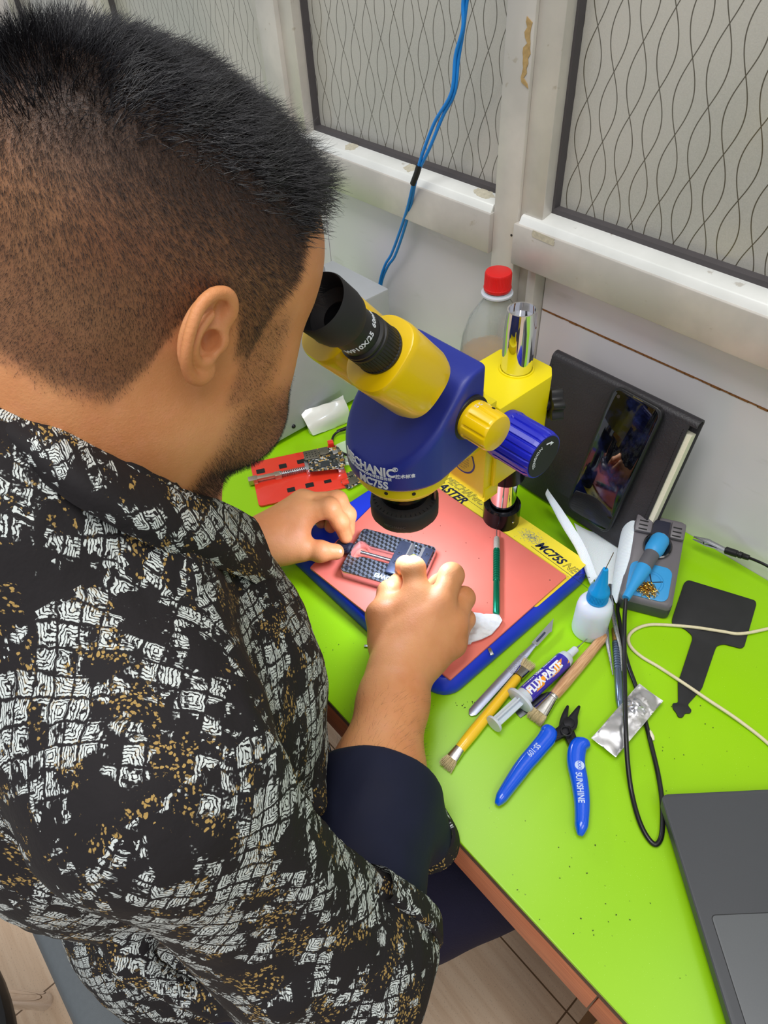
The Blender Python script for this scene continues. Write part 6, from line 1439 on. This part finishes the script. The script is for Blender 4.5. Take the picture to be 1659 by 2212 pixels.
# trousers
def trou_f(P):
    Pw = P+np.stack([wave(P, 25, 41), wave(P, 25, 42), wave(P, 25, 43)], 1).astype(np.float32)*.006
    d = ell_(Pw, (-.36, -.03, .535), (.15, .115, .085))
    for s in (1, -1):
        hx = -.36+s*.105; kx = -.36+s*.245; d = smin(d, cap_(Pw, (hx, -.03, .535), (kx, .33, .535), .088, .074), .03)
        d = smin(d, cap_(Pw, (kx, .33, .535), (-.36+s*.10, .43, .12), .070, .052), .03)
    return d-.0015*wave(P, 120, 44)
VT, FT_ = nets(trou_f, (-.72, -.26, .07), (-.02, .45, .64), .008); link_mesh('trousers', np_mesh('trousers', VT, FT_), mat('dark_navy_trousers', (34, 32, 54), .8, var=.1, scale=40, bump=.3, bscale=500, spec=.25), person, True, None)
for s in (1, -1):
    def sf(P, s=s): c = -.36+s*.10; d = smin(ell_(P, (c, .46, .045), (.048, .09, .045)), ell_(P, (c, .52, .035), (.048, .07, .035)), .03); return smax(d, .004-P[:, 2], .004)
    v, f = nets(sf, (-.36+s*.10-.07, .34, -.01), (-.36+s*.10+.07, .62, .12), .006); link_mesh('shoe', np_mesh('shoe', v, f), mat('black_shoe_leather', (24, 23, 24), .4), person, True, None)

# ================================================================= SEATS
ch = thing('office_chair', 'dark grey padded chair the man is sitting on', 'chair', (-.36, -.11, 0))
def seat_f(P):
    q = np.abs(P-np.array([-.362, -.042, .404], np.float32))-np.array([.145, .145, .018], np.float32)
    return np.linalg.norm(np.maximum(q, 0), axis=1)+np.minimum(q.max(1), 0)-.028
v, f = nets(seat_f, (-.60, -.31, .33), (-.13, .16, .47), .008); link_mesh('seat', np_mesh('seat', v, f), mat('dark_grey_seat_vinyl', (98, 104, 108), .5, var=.06, scale=200, bump=.3, bscale=900), ch, True, None)
b = MB(); b.cyl((-.36, -.04, .09), (-.36, -.04, .37), .025); b.build('gas_column', M_BLK, ch, world=True)
for k in range(5):
    a = 2*PI*k/5+1.45; b = MB(); e = Vector((-.36+.19*math.cos(a), -.04+.19*math.sin(a), .06)); b.tube([(-.36, -.04, .10), e], [.022, .013], 10); lg = b.build('leg', M_BLK, ch, world=True)
    b = MB(); b.cyl(e+Vector((-.012, 0, -.032)), e+Vector((.012, 0, -.032)), .028, seg=20); b.build('caster', M_BLK, lg, world=True)
# round stool at the lower left edge
stl = thing('round_stool', 'pale glossy round stool with a thick black rim at the lower left edge', 'stool', (-.47, -.545, 0))
SO = Matrix.Translation((-.47, -.545, 0))
b = MB(); b.lathe([(.002, .42), (.250, .42), (.262, .414), (.262, .40), (.002, .40)], SO, 80); b.build('seat_top', mat('glossy_white_seat', (214, 222, 218), .1, var=.05, scale=6, coat=.8), stl, world=True)
b = MB(); b.lathe([(.262, .424), (.268, .426), (.277, .421), (.280, .408), (.277, .39), (.262, .39), (.262, .424)], SO, 80, cap=False); b.build('black_rim', M_BLK, stl, world=True)
for k in range(4):
    a = 2*PI*k/4+.5; b = MB(); b.cyl((-.47+.19*math.cos(a), -.545+.19*math.sin(a), .40), (-.47+.24*math.cos(a), -.545+.24*math.sin(a), 0), .013); b.build('leg', M_CHR, stl, world=True)
# ================================================================= LIGHT
wd = bpy.data.worlds.new('room_light'); SC.world = wd; wd.use_nodes = True
nt = wd.node_tree; bg = nt.nodes['Background']; bg.inputs[0].default_value = (0.93, 0.96, 1.0, 1); bg.inputs[1].default_value = 0.52
def area(name, loc, size, power, col, rot=(0, 0, 0), sy=None):
    l = bpy.data.lights.new(name, 'AREA'); l.energy = power; l.color = col; l.shape = 'RECTANGLE'; l.size = size; l.size_y = sy or size
    o = bpy.data.objects.new(name, l); COL.objects.link(o); o.location = loc; o.rotation_euler = rot; return o
area('ceiling_panel', (-0.3, -0.25, 2.75), 0.6, 20, (1, .98, .95), sy=1.2)
area('ceiling_panel', (0.9, -0.2, 2.75), 0.6, 11, (1, .97, .93), sy=1.2)
l = bpy.data.lights.new('ring_lamp', 'AREA'); l.shape = 'DISK'; l.size = .05; l.energy = .42; l.color = (.70, .80, 1.0)
o = bpy.data.objects.new('ring_lamp', l); COL.objects.link(o); o.location = (AX, AY, .880)
SC.view_settings.view_transform = 'Standard'; SC.view_settings.look = 'None'; SC.view_settings.exposure = 0.22; SC.view_settings.gamma = 1.0; SC.view_settings.use_curve_mapping = False
